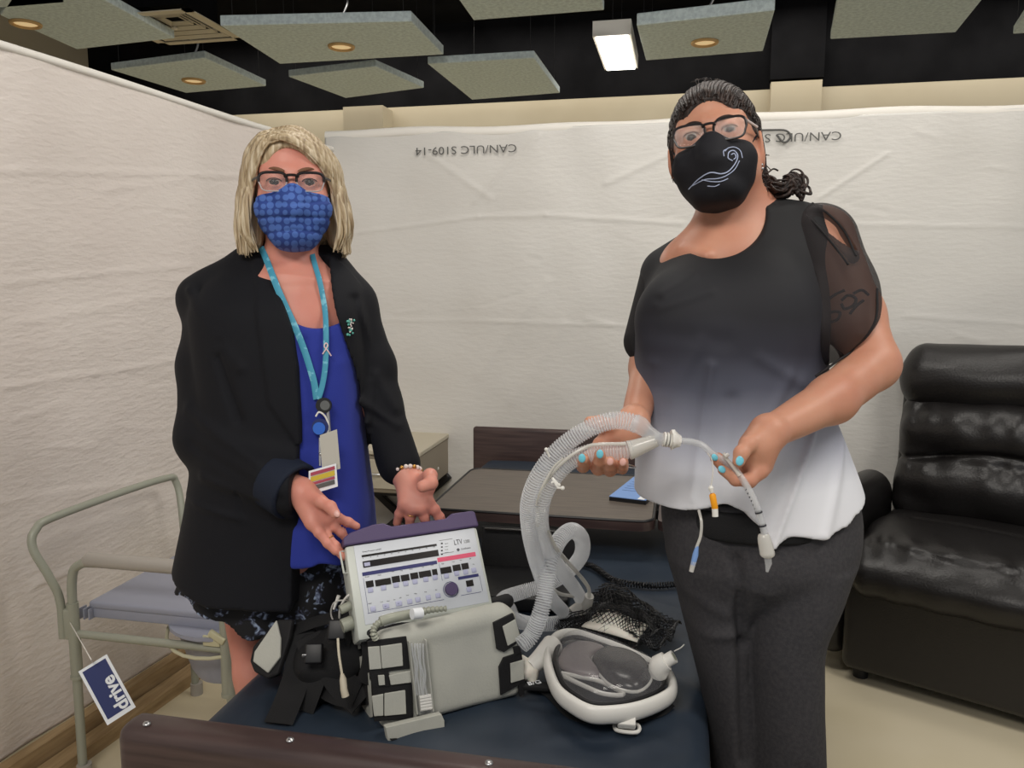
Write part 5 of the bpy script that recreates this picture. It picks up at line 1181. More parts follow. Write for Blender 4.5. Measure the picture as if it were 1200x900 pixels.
# blue cotton mask
def facemask(root, o, R, m, top=-.020, chin=0.0, pleat=.0):
    H = lambda c: v2w(np.asarray(o)+c@np.asarray(R).T)
    v = Vol((-.085, -.14, -.15-chin), (.085, .02, .01), .0022)
    v.add(ell((0, -.036, -.050), (.069, .064, .078)), .01); v.add(rc((0, -.100, -.020), (0, -.108, -.050), .012, .018), .045)
    v.add(ell((0, -.070, -.098-chin), (.036, .034, .024)), .03); v.add(rc((-.045, -.070, -.045), (.045, -.070, -.045), .022, .022), .03)
    v.cut(plane((0, -1, 0), (0, -.012, 0)), .003)
    def topcut(X, Y, Z): return -(Z-(top-.25*np.maximum(np.abs(X)-.012, 0)+.10*np.maximum(np.abs(X)-.03, 0)+ .010*np.exp(-(X/.016)**2)))+0*Y
    v.cut((topcut, np.array([-9.]*3), np.array([9.]*3)), .002)
    for s in (-1, 1): v.cut((lambda X, Y, Z, s=s: -(s*X*.80-(Z+.063)*.60-.0635)+0*Y, np.array([-9.]*3), np.array([9.]*3)), .006)
    v.cut(plane((0, 0, 1), (0, 0, -.127-chin)), .006)
    def pl_(X, Y, Z): 
        t = 0
        for i, (zc, am) in enumerate(((-.045, .002), (-.068, .0022), (-.09, .0018))): t = t+am*np.exp(-((Z-zc-.35*np.abs(X)*(.5-i*.35))/.0028)**2)
        return t*pleat+.0008*np.sin(X*130+Z*60)*np.sin(Z*90-X*40)
    v.disp(pl_)
    mk = link('face_covering', v.mesh('face_covering', H), m, root); return mk
mk = facemask(pl, ol, Rl, M['mask_blue'], top=-.014, pleat=1.0)
H = hl(ol, Rl)
for s in (-1, 1):
    a = MB(); a.tube(cr([H((s*.061, -.040, -.026)), H((s*.072, -.012, -.006)), H((s*.081, .016, .010)), H((s*.083, .026, -.012)), H((s*.072, .0, -.05)), H((s*.062, -.035, -.055))], 6), .0013, 6); a.build('ear_loop', M['white'], mk)
a = MB(); a.ball(H((-.066, -.035, -.062)), .0028, 8); a.build('toggle', M['white'], mk)
# blonde bob: cap + locks
def hair_locks(root, o, R, m, name, az, n, rx_, ry_, rz_, c, bottom, seed, part_x, wd, flare, curl, part_y=(-.055, .05), jit=.004):
    H = hl(o, R); r = np.random.default_rng(seed); mb = MB()
    for i in range(n):
        a = az(r); side = 1 if math.sin(a) > 0 else -1
        k = r.uniform(-jit, jit*.6); R1, R2, R3 = rx_+k, ry_+k, rz_+k
        y0 = part_y[0]+(part_y[1]-part_y[0])*min(1, max(0, (abs(a)-.9)/2.0)); px = part_x
        st_ = np.array([(px-c[0])/R1, (y0-c[1])/R2]); z0 = math.sqrt(max(.05, 1-st_@st_)); s0 = np.array([st_[0], st_[1], z0])
        e0 = np.array([math.sin(a), -math.cos(a), -.02]); P = []
        om = math.acos(np.clip(s0@e0/np.linalg.norm(e0), -1, 1))
        for t in np.linspace(0, 1, 9): q = (math.sin((1-t)*om)*s0+math.sin(t*om)*e0)/math.sin(om); P.append(np.array(c)+q*np.array([R1, R2, R3]))
        b_ = bottom(a)+r.uniform(-.010, .012); last = P[-1]; fl_ = flare*r.uniform(.6, 1.3)
        for t in np.linspace(.12, 1, 9):
            q = last.copy(); q[2] = last[2]+(b_-last[2])*t; rad = 1+fl_*math.sin(t*2.2)-curl*max(0, t-.75)**1.0*1.6
            q[0] = c[0]+(last[0]-c[0])*rad; q[1] = c[1]+(last[1]-c[1])*rad; q = q+.0022*np.array([math.sin(t*7+i), math.cos(t*6+i*2), 0]); P.append(q)
        P = cr(P, 2); nn = len(P); tt = np.linspace(0, 1, nn); wv_ = wd*r.uniform(.6, 1.25)*(1-.75*np.clip((tt-.72)/.28, 0, 1)**1.5); rad = P-np.array([c[0], c[1], 0]); rad[:, 2] = np.where(P[:, 2] > c[2], P[:, 2]-c[2], 0)
        nr = v2w(rad@R.T); mb.tube(v2w(o+P@R.T), None, 6, flat=(wv_*.38, wv_, nr))
    return mb.build(name, m, root, ang=80, kind='stuff')
v = Vol((-.15, -.13, -.17), (.15, .17, .14), .0035)
hc = (0, .020, .016)
v.add(ell(hc, (.083, .098, .086)), .01); v.add(ell((0, .055, -.04), (.085, .055, .10)), .03)
for s in (-1, 1): v.add(rc((s*.074, .015, .03), (s*.086, .012, -.10), .022, .024), .02)
v.add(ell((0, -.030, .046), (.066, .060, .056)), .02)
v.cut(ell((-.004, -.110, -.040), (.062, .090, .110)), .010)
v.cut(boxs((0, -.03, -.09), (.052, .06, .08), .02), .01)
ht = link('hair', v.mesh('hair', lambda c: v2w(ol+c@Rl.T)), M['hair_blonde'], pl)
def azl(r):
    a = r.choice([-1, 1])*(r.uniform(.98, 3.14) if r.random() < .62 else r.uniform(.92, 1.6)); return a
hair_locks(pl, ol, Rl, M['hair_blonde'], 'hair_locks', azl, 330, .096, .103, .090, hc, lambda a: -.128+.01*(abs(a) < 1.3), 4, -.030, .0085, .13, .30)
def bangs(root, o, R, m, fam, n, wd, seed, name='fringe_locks'):
    r = np.random.default_rng(seed); mb = MB()
    for A_, B_ in fam:
        A_, B_ = np.array(A_), np.array(B_)
        for i in range(n):
            t = r.random(); P = cr(A_*(1-t)+B_*t+r.normal(0, .0016, A_.shape), 5); k = len(P); tt = np.linspace(0, 1, k)
            w_ = wd*r.uniform(.6, 1.3)*(1-.75*np.clip((tt-.75)/.25, 0, 1)); nr = v2w((P-np.array([0, .03, .0]))@R.T); mb.tube(v2w(o+P@R.T), None, 6, flat=(w_*.4, w_, nr))
    return mb.build(name, m, root, ang=80, kind='stuff')
bangs(pl, ol, Rl, M['hair_blonde'], [
  ([(-.034, -.078, .080), (-.004, -.092, .078), (.034, -.088, .056), (.062, -.070, .024), (.078, -.048, -.012), (.090, -.036, -.06), (.092, -.034, -.130)],
   [(-.024, -.020, .107), (.010, -.050, .106), (.050, -.056, .084), (.082, -.036, .042), (.096, -.020, -.005), (.105, -.012, -.06), (.104, -.010, -.128)]),
  ([(-.034, -.078, .080), (-.048, -.080, .066), (-.061, -.070, .044), (-.071, -.056, .014), (-.080, -.044, -.020), (-.088, -.038, -.07), (-.090, -.036, -.128)],
   [(-.028, -.020, .107), (-.055, -.042, .093), (-.082, -.035, .060), (-.094, -.025, .015), (-.103, -.015, -.03), (-.112, -.012, -.08), (-.108, -.008, -.126)])], 120, .0062, 9)
# blazer
jl = [(288, 390, 288, 1.63, .060), (270, 405, 305, 1.62, .078), (240, 422, 330, 1.61, .105), (228, 430, 356, 1.60, .125), (229, 432, 400, 1.60, .138), (233, 431, 450, 1.60, .138), (232, 428, 520, 1.60, .136), (224, 432, 580, 1.61, .146), (212, 440, 640, 1.62, .158), (199, 446, 720, 1.62, .168)]
v = Vol((V(190, 0, 1.62)[0], 1.36, V(0, 725, 1.5)[2]-.03), (V(500, 0, 1.5)[0], 1.85, 1.50), .0045)
v.add(loft(jl), .01)
v.add(rc(V(258, 352, 1.61), V(246, 430, 1.60), .060, .060), .02); v.add(rc(V(246, 430, 1.60), V(243, 512, 1.565), .060, .056), .02); v.add(rc(V(243, 512, 1.565), V(340, 572, 1.462), .056, .053), .03)
v.add(rc(V(410, 358, 1.63), V(434, 430, 1.63), .054, .050), .02); v.add(rc(V(434, 430, 1.63), V(442, 474, 1.62), .050, .049), .02); v.add(rc(V(442, 474, 1.62), V(468, 544, 1.59), .048, .042), .02)
v.add(rc(V(290, 322, 1.62), V(236, 350, 1.61), .050, .048), .03); v.add(rc(V(380, 325, 1.63), V(412, 358, 1.635), .046, .046), .03)
op = [(280, 285, 395), (296, 300, 372), (340, 322, 385), (385, 340, 398), (430, 347, 410), (500, 350, 421), (560, 351, 430), (600, 352, 437), (618, 352, 480), (760, 350, 500)]
v.cut(band(op, 1.595, 1.48), .004)
v.cut(hem([(190, 682), (203, 686), (253, 701), (350, 706), (352, 640), (470, 600)], 1.52), .004)
def lapel(X, Y, Z):
    zL = [V(0, y, 1.48)[2] for y in (520, 470, 400, 340, 296)]; eL = [V(x, 0, 1.48)[0] for x in (350, 318, 308, 298, 278)]; eR = [V(x, 0, 1.48)[0] for x in (424, 430, 424, 412, 392)]
    inL = 1/(1+np.exp(-(X-np.interp(Z, zL, eL))/.0012)); inR = 1/(1+np.exp((X-np.interp(Z, zL, eR))/.0012)); k = (Z > zL[0])*(Z < zL[-1])*(Y < 1.60)
    return -.0045*inL*inR*k
v.disp(lapel)
v.disp(folds([(V(222, 340, 1.55), V(285, 430, 1.48), .006, .010), (V(262, 420, 1.5), V(283, 490, 1.48), -.010, .010), (V(215, 480, 1.5), V(300, 540, 1.44), .006, .012), (V(225, 520, 1.5), V(330, 585, 1.42), -.004, .010),
              (V(235, 560, 1.48), V(300, 590, 1.42), .006, .010), (V(440, 440, 1.57), V(462, 480, 1.56), .007, .010), (V(425, 470, 1.56), V(465, 500, 1.55), .007, .008), (V(430, 495, 1.55), V(462, 515, 1.52), .006, .008),
              (V(205, 585, 1.5), V(285, 610, 1.46), .005, .006), (V(278, 580, 1.46), V(285, 610, 1.46), -.004, .005), (V(416, 350, 1.56), V(434, 440, 1.57), -.006, .008), (V(236, 340, 1.55), V(262, 400, 1.50), -.005, .008)]))
v.disp(waves(12, 8, .0016, 12, 34)); jk = part('blazer', v, M['jacket'], pl)
# turned back cuff on her right sleeve, patch pocket flap
def solid(name, prims, m, root, lo, hi, h=.004, cuts=(), disp=None, **k):
    v = Vol(lo, hi, h)
    for p_, kk in prims: v.add(p_, kk)
    for p_, kk in cuts: v.cut(p_, kk)
    if disp: v.disp(disp)
    return part(name, v, m, root, **k)
ca, cb = V(322, 562, 1.478), V(347, 577, 1.455); dd = (cb-ca)/np.linalg.norm(cb-ca)
solid('cuff', [(rc(ca, cb, .0545, .0555), .01)], M['jacket_cuff'], jk, ca-.1, cb+.1, .0035, cuts=[(plane(-dd, cb), .004), (plane(dd, ca), .004), ((lambda X, Y, Z, c=cb, d=dd: np.maximum(rc(c-d*.012, c+d*.1, .045, .045)[0](X, Y, Z), -9), ca-.1, cb+.1), .002)])
c2a, c2b = V(463, 528, 1.56), V(469, 544, 1.54)
# royal blue top
v = Vol((V(320, 0, 1.5)[0], 1.38, V(0, 690, 1.45)[2]), (V(455, 0, 1.45)[0]+.03, 1.72, V(0, 370, 1.48)[2]), .004)
v.add(loft([(300, 424, 360, 1.59, .100), (300, 424, 385, 1.59, .108), (300, 424, 440, 1.595, .118), (304, 428, 520, 1.60, .118), (310, 436, 600, 1.60, .128), (315, 441, 690, 1.60, .138)], p=2.6), .01)
v.cut((lambda X, Y, Z: -(Z-(V(0, 386, 1.46)[2]+2.2*(X-V(366, 386, 1.46)[0])**2*3))+0*Y, np.array([-9.]*3), np.array([9.]*3)), .004)
v.cut(hem([(300, 672), (352, 672), (400, 668), (460, 655)], 1.45), .004)
v.disp(folds([(V(352, 400, 1.46), V(356, 500, 1.455), -.006, .008), (V(395, 430, 1.455), V(420, 600, 1.455), .004, .015), (V(378, 395, 1.455), V(380, 470, 1.45), .003, .012), (V(385, 560, 1.45), V(400, 665, 1.45), .006, .016), (V(360, 590, 1.45), V(372, 668, 1.45), -.005, .014)]))
v.disp(waves(31, 5, .0012, 10, 30)); ktop = part('knit_top', v, M['blue_top'], pl)
# skirt
v = Vol((V(195, 0, 1.65)[0], 1.38, V(0, 765, 1.65)[2]), (V(450, 0, 1.6)[0], 1.86, V(0, 620, 1.5)[2]), .005)
v.add(loft([(228, 425, 620, 1.62, .10), (216, 430, 680, 1.63, .125), (203, 430, 712, 1.64, .145), (198, 430, 770, 1.645, .15)]), .01)
v.cut(hem([(190, 718), (201, 719), (234, 724), (267, 739), (297, 748), (330, 752), (450, 756)], 1.50), .004)
v.disp(lambda X, Y, Z: .005*np.sin(X*60+6*np.sin(Z*5))+0*Y+0*Z); part('skirt', v, M['skirt'], pl)
for cx in ((-1, (291, 1.655)), (1, (330, 1.80))):
    q = V(cx[1][0], 790, cx[1][1]); q[2] = 0
    solid('shoe', [(rc(q+[0, .01, .045], q+[.01, -.14, .035], .040, .034), .02)], M['shoe'], pl, q-[.08, .22, .01], q+[.09, .08, .12], .007, cuts=[(plane((0, 0, 1), q), .002)])
# lanyard, reels and badges
def on_top(x, y, d=1.452): return W(x, y, d+.016)
lyd = MB()
TL = [bvh(bodyL), bvh(jk), bvh(ktop)]
def on_top(x, y, d=1.452): return surf(x, y, .004+(1.452-d), TL, d+.016)
P1 = cr([surf(x, y, .006, TL, 1.5) for x, y in ((306, 290), (312, 304), (319, 322), (327, 342), (337, 364), (347, 386), (355, 406), (362, 427), (368, 448), (371, 468))], 5)
P2 = cr([surf(x, y, .009, TL, 1.5) for x, y in ((366, 298), (369, 310), (374, 327), (378, 346), (381, 366), (382, 388), (382, 410), (381, 430), (378, 450), (373, 468))], 5)
nv2 = v2w(np.array([0, -1, .1]))
lyd.tube(P1, None, 8, flat=(.0011, .0062, nv2)); l1 = lyd.build('lanyard', M['lanyard'], pl)
a = MB(); a.tube(P2, None, 8, flat=(.0011, .0052, nv2)); a.build('lanyard_strap', M['lanyard'], l1)
def disc(name, c, r, t, m, parent, ry=None):
    a = MB(); n = nv2/np.linalg.norm(nv2); a.cyl(c, c+n*t, r, 28); return a.build(name, m, parent, ang=30)
disc('badge_reel', on_top(380, 475, 1.444), .0145, .007, M['black_plastic'], l1); disc('reel_cap', on_top(381, 475, 1.437), .009, .0015, mat('reel_grey', srgb(96, 98, 98), .5), l1)
r2 = disc('badge_reel', on_top(376, 500, 1.444), .0155, .006, M['tag_blue'], l1); disc('reel_face', on_top(374, 502, 1.437), .0115, .0015, mat('reel_blue', srgb(50, 104, 200), .35), r2)
a = MB(); a.tube(cr([on_top(370, 488, 1.437), on_top(374, 483, 1.436), on_top(381, 488, 1.436), on_top(385, 500, 1.436), on_top(382, 512, 1.437)], 6), .0017, 8); a.build('white_ring', M['white'], r2)
a = MB(); a.tube([on_top(384, 482, 1.44), on_top(386, 508, 1.438)], .0034, 8); a.tube([on_top(375, 513, 1.44), on_top(375, 546, 1.434)], .0022, 8); a.ball(on_top(376, 532, 1.436), .0042, 10); a.build('metal_clip', M['steel'], l1, kind='stuff')
def card(name, pix, d, m, parent, t=.0015, label=None):
    d = d+.016
    P = [W(x, y, dd_) for (x, y), dd_ in zip(pix, [d]*4)]; n = np.cross(P[1]-P[0], P[3]-P[0]); n /= np.linalg.norm(n)
    if n@nv2 < 0: n = -n; P = P[::-1]
    a = MB(); a.plate(P, n, t); return a.build(name, m, parent, smooth=False, label=label)
bd1 = card('badge_card', [(375, 510), (395, 503), (399, 549), (378, 556)], 1.440, M['badge_silver'], l1)
bd2 = card('badge_card', [(362, 552), (394, 543), (396, 570), (362, 580)], 1.434, M['label_white'], l1, label='badge with coloured stripes')
for (y0_, y1_, m_) in ((553, 557, 'coral'), (558, 564, 'yellow'), (565, 568, 'coral'), (569, 574, 'ink_grey')):
    card('badge_stripe', [(364, y0_+1), (392, y0_-7), (392.5, y1_-7), (364, y1_+1)], 1.4315, M[m_], bd2, .0004)
# ribbon pin on the lanyard, brooch on the lapel, fine necklace
a = MB(); a.tube(cr([on_top(378, 415, 1.445), on_top(382, 409, 1.444), on_top(384, 405, 1.444), on_top(382, 402, 1.444), on_top(380, 406, 1.444), on_top(384, 411, 1.444), on_top(388, 417, 1.445)], 5), .0013, 6); a.build('ribbon_pin', mat('pink_pin', srgb(225, 196, 200), .4), l1)
brm = mat('brooch_jade', srgb(96, 176, 164), .3)
br_ = MB(); rr = np.random.default_rng(8)
for i in range(16): x, y = 411+rr.uniform(-4, 4), 383+rr.uniform(-10, 10); br_.ball(on_top(x, y, 1.454), rr.uniform(.0018, .0034), 8)
br_.build('brooch', brm, pl, kind='stuff')
br_ = MB()
for i in range(12): x, y = 412+rr.uniform(-4, 4), 382+rr.uniform(-9, 9); br_.ball(on_top(x, y, 1.450), .0017, 8)
br_.build('brooch_pearls', M['pearl'], pl, kind='stuff')
# pearl bracelet and rings
a = MB(); b2 = MB(); c3 = MB(); cb_ = V(476, 555, 1.575); axd = V(480, 580, 1.55)-V(474, 540, 1.59); axd /= np.linalg.norm(axd)
e1 = np.cross(axd, [0, 0, 1]); e1 /= np.linalg.norm(e1); e2 = np.cross(axd, e1)
for i in range(22):
    t = i/22*2*math.pi; q = v2w(cb_+(math.cos(t)*e1+math.sin(t)*e2)*.0300); (a if i % 3 else b2).ball(q, .0048 if i % 3 else .0044, 10)
ob = a.build('bracelet', M['pearl'], pl, kind='stuff'); b2.build('bracelet_beads', M['gold'], ob, kind='stuff')
def ring(c, d, r, root, m):
    d = np.array(d, float); d /= np.linalg.norm(d); e1 = np.cross(d, [.1, .3, 1]); e1 /= np.linalg.norm(e1); e2 = np.cross(d, e1)
    a = MB(); a.tube([v2w(np.array(c)+(math.cos(t)*e1+math.sin(t)*e2)*r) for t in np.linspace(0, 2*np.pi, 20, endpoint=False)], .0012, 6, closed=True); a.build('ring', m, root)
ring(V(386, 632, 1.4225), V(393, 640, 1.42)-V(382, 627, 1.425), .0092, pl, M['gold'])
ring(V(482, 602, 1.533), V(481, 606, 1.535)-V(483, 596, 1.53), .0104, pl, M['gold'])

# ------------------------------------------------------------------ dark haired woman
pr_ = thing('person', 'tall dark-haired woman in black mask and black-to-white blouse right of the bed', 'person', W(880, 1200, 1.42)*np.array([1, 1, 0]))
Rr = Rpose(-18, -8, -8); orr = V(832, 155, 1.345)-Rr@np.array([0, -.09, 0])
zs = np.r_[np.arange(-.02, .92, .012), np.arange(.92, 1.80, .0028)]
v = Vol((V(665, 0, 1.3)[0], 1.12, 0), (V(1070, 0, 1.4)[0], 1.64, 0), .0028, zs)
head_skin(v, orr, Rr, .96, -.004, .0040)
v.add(rc(V(852, 205, 1.45), V(862, 270, 1.475), .056, .064), .03)
v.add(rc(V(870, 262, 1.48), V(955, 278, 1.45), .050, .050), .05); v.add(rc(V(850, 275, 1.49), V(790, 325, 1.54), .044, .040), .05)
v.add(ell(V(850, 312, 1.46), (.12, .085, .075)), .05)
v.add(rc(V(800, 296, 1.42), V(828, 300, 1.385), .010, .009), .012)
v.add(loft([(775, 960, 330, 1.48, .10), (765, 955, 400, 1.47, .12), (765, 950, 480, 1.47, .11), (770, 975, 560, 1.47, .11), (790, 985, 640, 1.46, .10)]), .03)
v.add(rc(V(962, 282, 1.44), V(1000, 370, 1.40), .058, .050), .03); v.add(rc(V(1000, 370, 1.40), V(1022, 425, 1.345), .050, .043), .02)
v.add(rc(V(1022, 428, 1.345), V(975, 468, 1.28), .042, .037), .02); v.add(rc(V(975, 468, 1.28), V(905, 505, 1.205), .037, .0255), .02)
v.add(rc(V(780, 325, 1.53), V(762, 430, 1.49), .046, .038), .02); v.add(rc(V(762, 430, 1.49), V(744, 492, 1.36), .034, .024), .02)
for a_, b_ in ((V(842, 660, 1.44), V(864, 880, 1.44)), (V(925, 660, 1.44), V(916, 880, 1.40))):
    v.add(rc(a_, b_, .050, .030), .03); c_ = b_.copy(); c_[2] = .08; v.add(rc(b_, c_, .030, .027), .02); v.add(rc(c_+[0, 0, -.03], c_+[0, -.15, -.05], .035, .03), .02)
# her left hand, thumb over the airway tube
w2 = V(900, 507, 1.20)
hand(v, [(w2, V(884, 524, 1.19), .025, .024), (w2, V(889, 548, 1.19), .023, .0145), (w2, V(880, 538, 1.20), .024, .018), (V(892, 520, 1.19), V(894, 545, 1.20), .022, .015)],
     [([V(888, 512, 1.185), V(877, 521, 1.170), V(869, 531, 1.162), V(866, 540, 1.160)], .0135, .0092),
      ([V(890, 553, 1.185), V(878, 563, 1.182), V(862, 562, 1.180), V(847, 551, 1.178)], .0115, .0080),
      ([V(884, 548, 1.20), V(868, 560, 1.205), V(850, 550, 1.205), V(838, 537, 1.20)], .0110, .0078),
      ([V(882, 545, 1.215), V(864, 552, 1.225), V(850, 545, 1.225), V(842, 536, 1.22)], .0105, .0075)])
# her right hand, palm up under the hoses
w3 = V(742, 494, 1.345)
hand(v, [(w3, V(722, 512, 1.325), .025, .024), (w3, V(704, 520, 1.32), .021, .013), (w3, V(712, 526, 1.32), .021, .014), (w3, V(721, 529, 1.32), .021, .014), (w3, V(730, 530, 1.32), .020, .0125)],
     [([V(733, 502, 1.325), V(716, 499, 1.31), V(702, 495, 1.30), V(691, 494, 1.295)], .0135, .0090),
      ([V(702, 523, 1.315), V(690, 536, 1.30), V(683, 546, 1.275), V(684, 541, 1.25), V(684, 538, 1.235)], .0110, .0086),
      ([V(711, 528, 1.315), V(704, 543, 1.30), V(701, 549, 1.27), V(703, 540, 1.235), V(703, 533, 1.222)], .0112, .0088),
      ([V(720, 531, 1.315), V(717, 544, 1.30), V(715, 551, 1.27), V(715, 546, 1.24), V(715, 541, 1.225)], .0108, .0084),
      ([V(730, 532, 1.315), V(729, 543, 1.30), V(729, 549, 1.27), V(730, 546, 1.24), V(730, 542, 1.225)], .0098, .0076)])
v.disp(waves(2, 6, .0004, 60, 140))
bodyR = part('body', v, M['skin_right'], pr_)
for p, d_, nn in ((V(682, 537, 1.226), (0, 0, 1), (-.1, -1, .1)), (V(703, 532, 1.213), (0, 0, 1), (0, -1, .1))): nail(p, d_, nn, M['nail_blue'], pr_, .0056, .0072)
for p in (V(715, 541, 1.2165), V(730, 541.5, 1.217)): nail(p, (0, 0, 1), (0, -1, .1), M['nail'], pr_, .0050, .0062)
nail(V(867, 540, 1.151), V(866, 540, 1.16)-V(869, 531, 1.162), (.1, -1, .1), M['nail_blue'], pr_, .0062, .0074)
nail(V(846, 550, 1.170), V(847, 551, 1.178)-V(862, 562, 1.18), (-.1, -1, .5), M['nail_blue'], pr_, .0050, .0065)
nail(V(837.5, 536, 1.192), V(838, 537, 1.2)-V(850, 550, 1.205), (-.1, -1, .4), M['nail_blue'], pr_, .0048, .0062)
ring(V(737, 546, 1.29), (0.2, 0, 1), .011, pr_, M['steel'])
YAWH[1] = gaze(orr, Rr); eyes(pr_, orr, Rr, M['iris']); brows(pr_, orr, Rr, M['brow_dark'], z0=.0165, w_=.0026)
glasses(pr_, orr, Rr, .0335, .053, .037, M['frame_black'], M['frame_black'], -.004, .0023, .0019, inner=M['pearl'])
mk = facemask(pr_, orr, Rr, M['mask_black'], top=-.013, chin=-.005)
H = hl(orr, Rr)
for s in (-1, 1):
    a = MB(); a.tube(cr([H((s*.058, -.046, -.024)), H((s*.070, -.016, -.002)), H((s*.080, .014, .014)), H((s*.084, .026, -.014)), H((s*.074, .0, -.050)), H((s*.062, -.034, -.062))], 6), .0018, 6); a.build('ear_loop', M['mask_black'], mk)
# pale swirling line print on the mask, laid on its surface
from mathutils.bvhtree import BVHTree
mkb = BVHTree.FromPolygons([tuple(Vector(v_.co)+worldloc(mk)) for v_ in mk.data.vertices], [tuple(p.vertices) for p in mk.data.polygons])
def msurf(x, z):
    p0 = Vector([float(c) for c in H((x, -.3, z))]); d0 = (Vector([float(c) for c in H((x, 0, z))])-p0).normalized(); hit = mkb.ray_cast(p0, d0)
    return np.array((hit[0] if hit[0] is not None else Vector([float(c) for c in H((x, -.08, z))]))-d0*.0008)
a = MB(); wm = mat('mask_print', srgb(176, 186, 214), .6)
def ln_(pts, r=.0008): a.tube(cr([msurf(x, z) for x, z in pts], 5), r, 6)
ln_([(-.045, -.088), (-.025, -.080), (-.005, -.076), (.012, -.080), (.024, -.076), (.036, -.064), (.041, -.052), (.036, -.043), (.028, -.046), (.026, -.056), (.032, -.060)], .0010)
ln_([(-.038, -.086), (-.015, -.084), (.005, -.087), (.020, -.083), (.034, -.073), (.043, -.060)]); ln_([(-.020, -.083), (-.004, -.090), (.010, -.092), (.022, -.088)])
ln_([(.022, -.045), (.028, -.038), (.038, -.037), (.046, -.044), (.048, -.056)]); ln_([(.020, -.054), (.020, -.045), (.026, -.040)]); ln_([(.031, -.050), (.036, -.048), (.038, -.054), (.034, -.058)], .0009); ln_([(-.012, -.095), (.0, -.098), (.008, -.096)])
a.build('line_print', wm, mk, kind='stuff')
a = MB(); a.ball(H((.0775, .004, -.044)), .0028, 8); a.ball(H((.0775, .004, -.051)), .0032, 8); a.build('earring', M['steel'], pr_, kind='stuff')
# dark hair: cap, drawn-back strands and curly tail
v = Vol((-.13, -.13, -.16), (.13, .17, .14), .0035)
v.add(ell((0, .024, .024), (.081, .097, .084)), .01); v.add(ell((0, .07, -.03), (.068, .045, .085)), .03)
v.add(ell((0, -.036, .044), (.0625, .052, .052)), .02); v.add(ell((0, .012, .056), (.062, .072, .062)), .02)
v.cut(ell((0, -.118, -.044), (.064, .090, .108)), .012)
for s in (-1, 1): v.cut(ell((s*.082, -.012, -.045), (.03, .05, .058)), .008)
v.cut(boxs((0, -.05, -.10), (.08, .085, .06), .02), .01)
hcap = link('hair', v.mesh('hair', lambda c: v2w(orr+c@Rr.T)), M['hair_brown'], pr_); hbv = bvh(hcap)
mb = MB(); r = np.random.default_rng(12); hcR = np.array([0, .024, .024])
for i in range(320):                                       # strands combed back from the hairline to the nape
    a0 = r.uniform(-1, 1)*1.75; el = .08+.12*math.cos(a0*1.2)+r.uniform(-.08, .16) if abs(a0) < .95 else .10-.38*(abs(a0)-.95)+r.uniform(-.1, .14)
    th_ = 1.57-el if abs(a0) < 1.2 else 1.57-el
    s0 = np.array([math.sin(a0)*math.cos(el), -math.cos(a0)*math.cos(el), math.sin(el)]); e0 = np.array([.10*r.uniform(-1, 1)+.25, .93, -.55+r.uniform(-.2, .2)]); e0 /= np.linalg.norm(e0)
    md_ = np.array([s0[0]*1.1, .2, .9 if abs(a0) < .9 else .35]); k = r.uniform(-.002, .004); P = []
    for t in np.linspace(0, 1, 12):
        q = (1-t)**2*s0+2*t*(1-t)*md_*.9+t*t*e0; q /= np.linalg.norm(q); w0_ = Vector([float(c) for c in v2w(orr+(hcR+q*.2)@Rr.T)]); w1_ = Vector([float(c) for c in v2w(orr+hcR@Rr.T)]); hit = hbv.ray_cast(w0_, (w1_-w0_).normalized())
        rr_ = (np.array(hit[0])-np.array(w1_)) if hit[0] is not None else np.array([0, 0, 0.]); l_ = np.linalg.norm(rr_)
        if l_ > .07: P.append(np.array(w1_)+rr_/l_*(l_+.0006+k*.5+.0014*math.sin(t*9+i*1.7)*t))
    if len(P) < 4: continue
    P = cr(P, 2); wv_ = .0038*r.uniform(.5, 1.4)*np.linspace(.35, 1, len(P))**.5; mb.tube(P, None, 6, flat=(wv_*.34, wv_, P-np.array(w1_)))
mb.build('hair_strands', M['hair_brown'], pr_, ang=80, kind='stuff')
mb = MB()
def TP(x, y, d): return W(x, y, d)
for i in range(85):                                        # curly tail over the shoulder
    j = lambda s_: r.normal(0, s_)
    P = [TP(880+j(3), 190+j(6), 1.46), TP(886+j(4), 208+j(5), 1.46), TP(900+j(4), 220+j(5), 1.45), TP(918+j(4), 222+j(4), 1.44+j(.01)), TP(931+j(3), 216+j(4), 1.44+j(.01))]
    e = r.random(); 
    if e < .75:
        rad = r.uniform(5, 9); c0 = (929+j(4), 217+j(4)); ph = r.uniform(-.5, .5)
        P += [TP(c0[0]+rad*math.cos(t+ph), c0[1]-rad*math.sin(t+ph), 1.43+.006*t+j(.002)) for t in np.linspace(-.6, r.uniform(2.0, 4.6), 7)]
    P = cr(P, 5); wv_ = np.linspace(.0042, .0012, len(P)); mb.tube(P, wv_, 6)
for i in range(26):                                        # loose wisps
    x0_, y0_ = (884+r.uniform(-4, 6), 170+r.uniform(0, 40)); P = [TP(x0_, y0_, 1.43), TP(x0_+r.uniform(2, 10), y0_+r.uniform(4, 12), 1.43), TP(x0_+r.uniform(4, 18), y0_+r.uniform(4, 22), 1.43)]; mb.tube(cr(P, 5), .0009, 5)
for i in range(14):
    x0_ = 818+r.uniform(-6, 26); P = [TP(x0_, 102, 1.40), TP(x0_+r.uniform(-6, 6), 94+r.uniform(-3, 2), 1.41), TP(x0_+r.uniform(-10, 12), 96+r.uniform(-3, 4), 1.43)]; mb.tube(cr(P, 5), .0006, 5)
mb.tube(cr([TP(884, 195, 1.44), TP(897, 203, 1.43), TP(906, 198, 1.43), TP(912, 200, 1.43)], 5), .0016, 6)
for i in range(8): mb.tube(cr([TP(790+i*.5, 150, 1.37), TP(786+r.uniform(-2, 2), 172, 1.37), TP(789+r.uniform(-3, 3), 200+i*2, 1.39)], 5), .0007, 5)
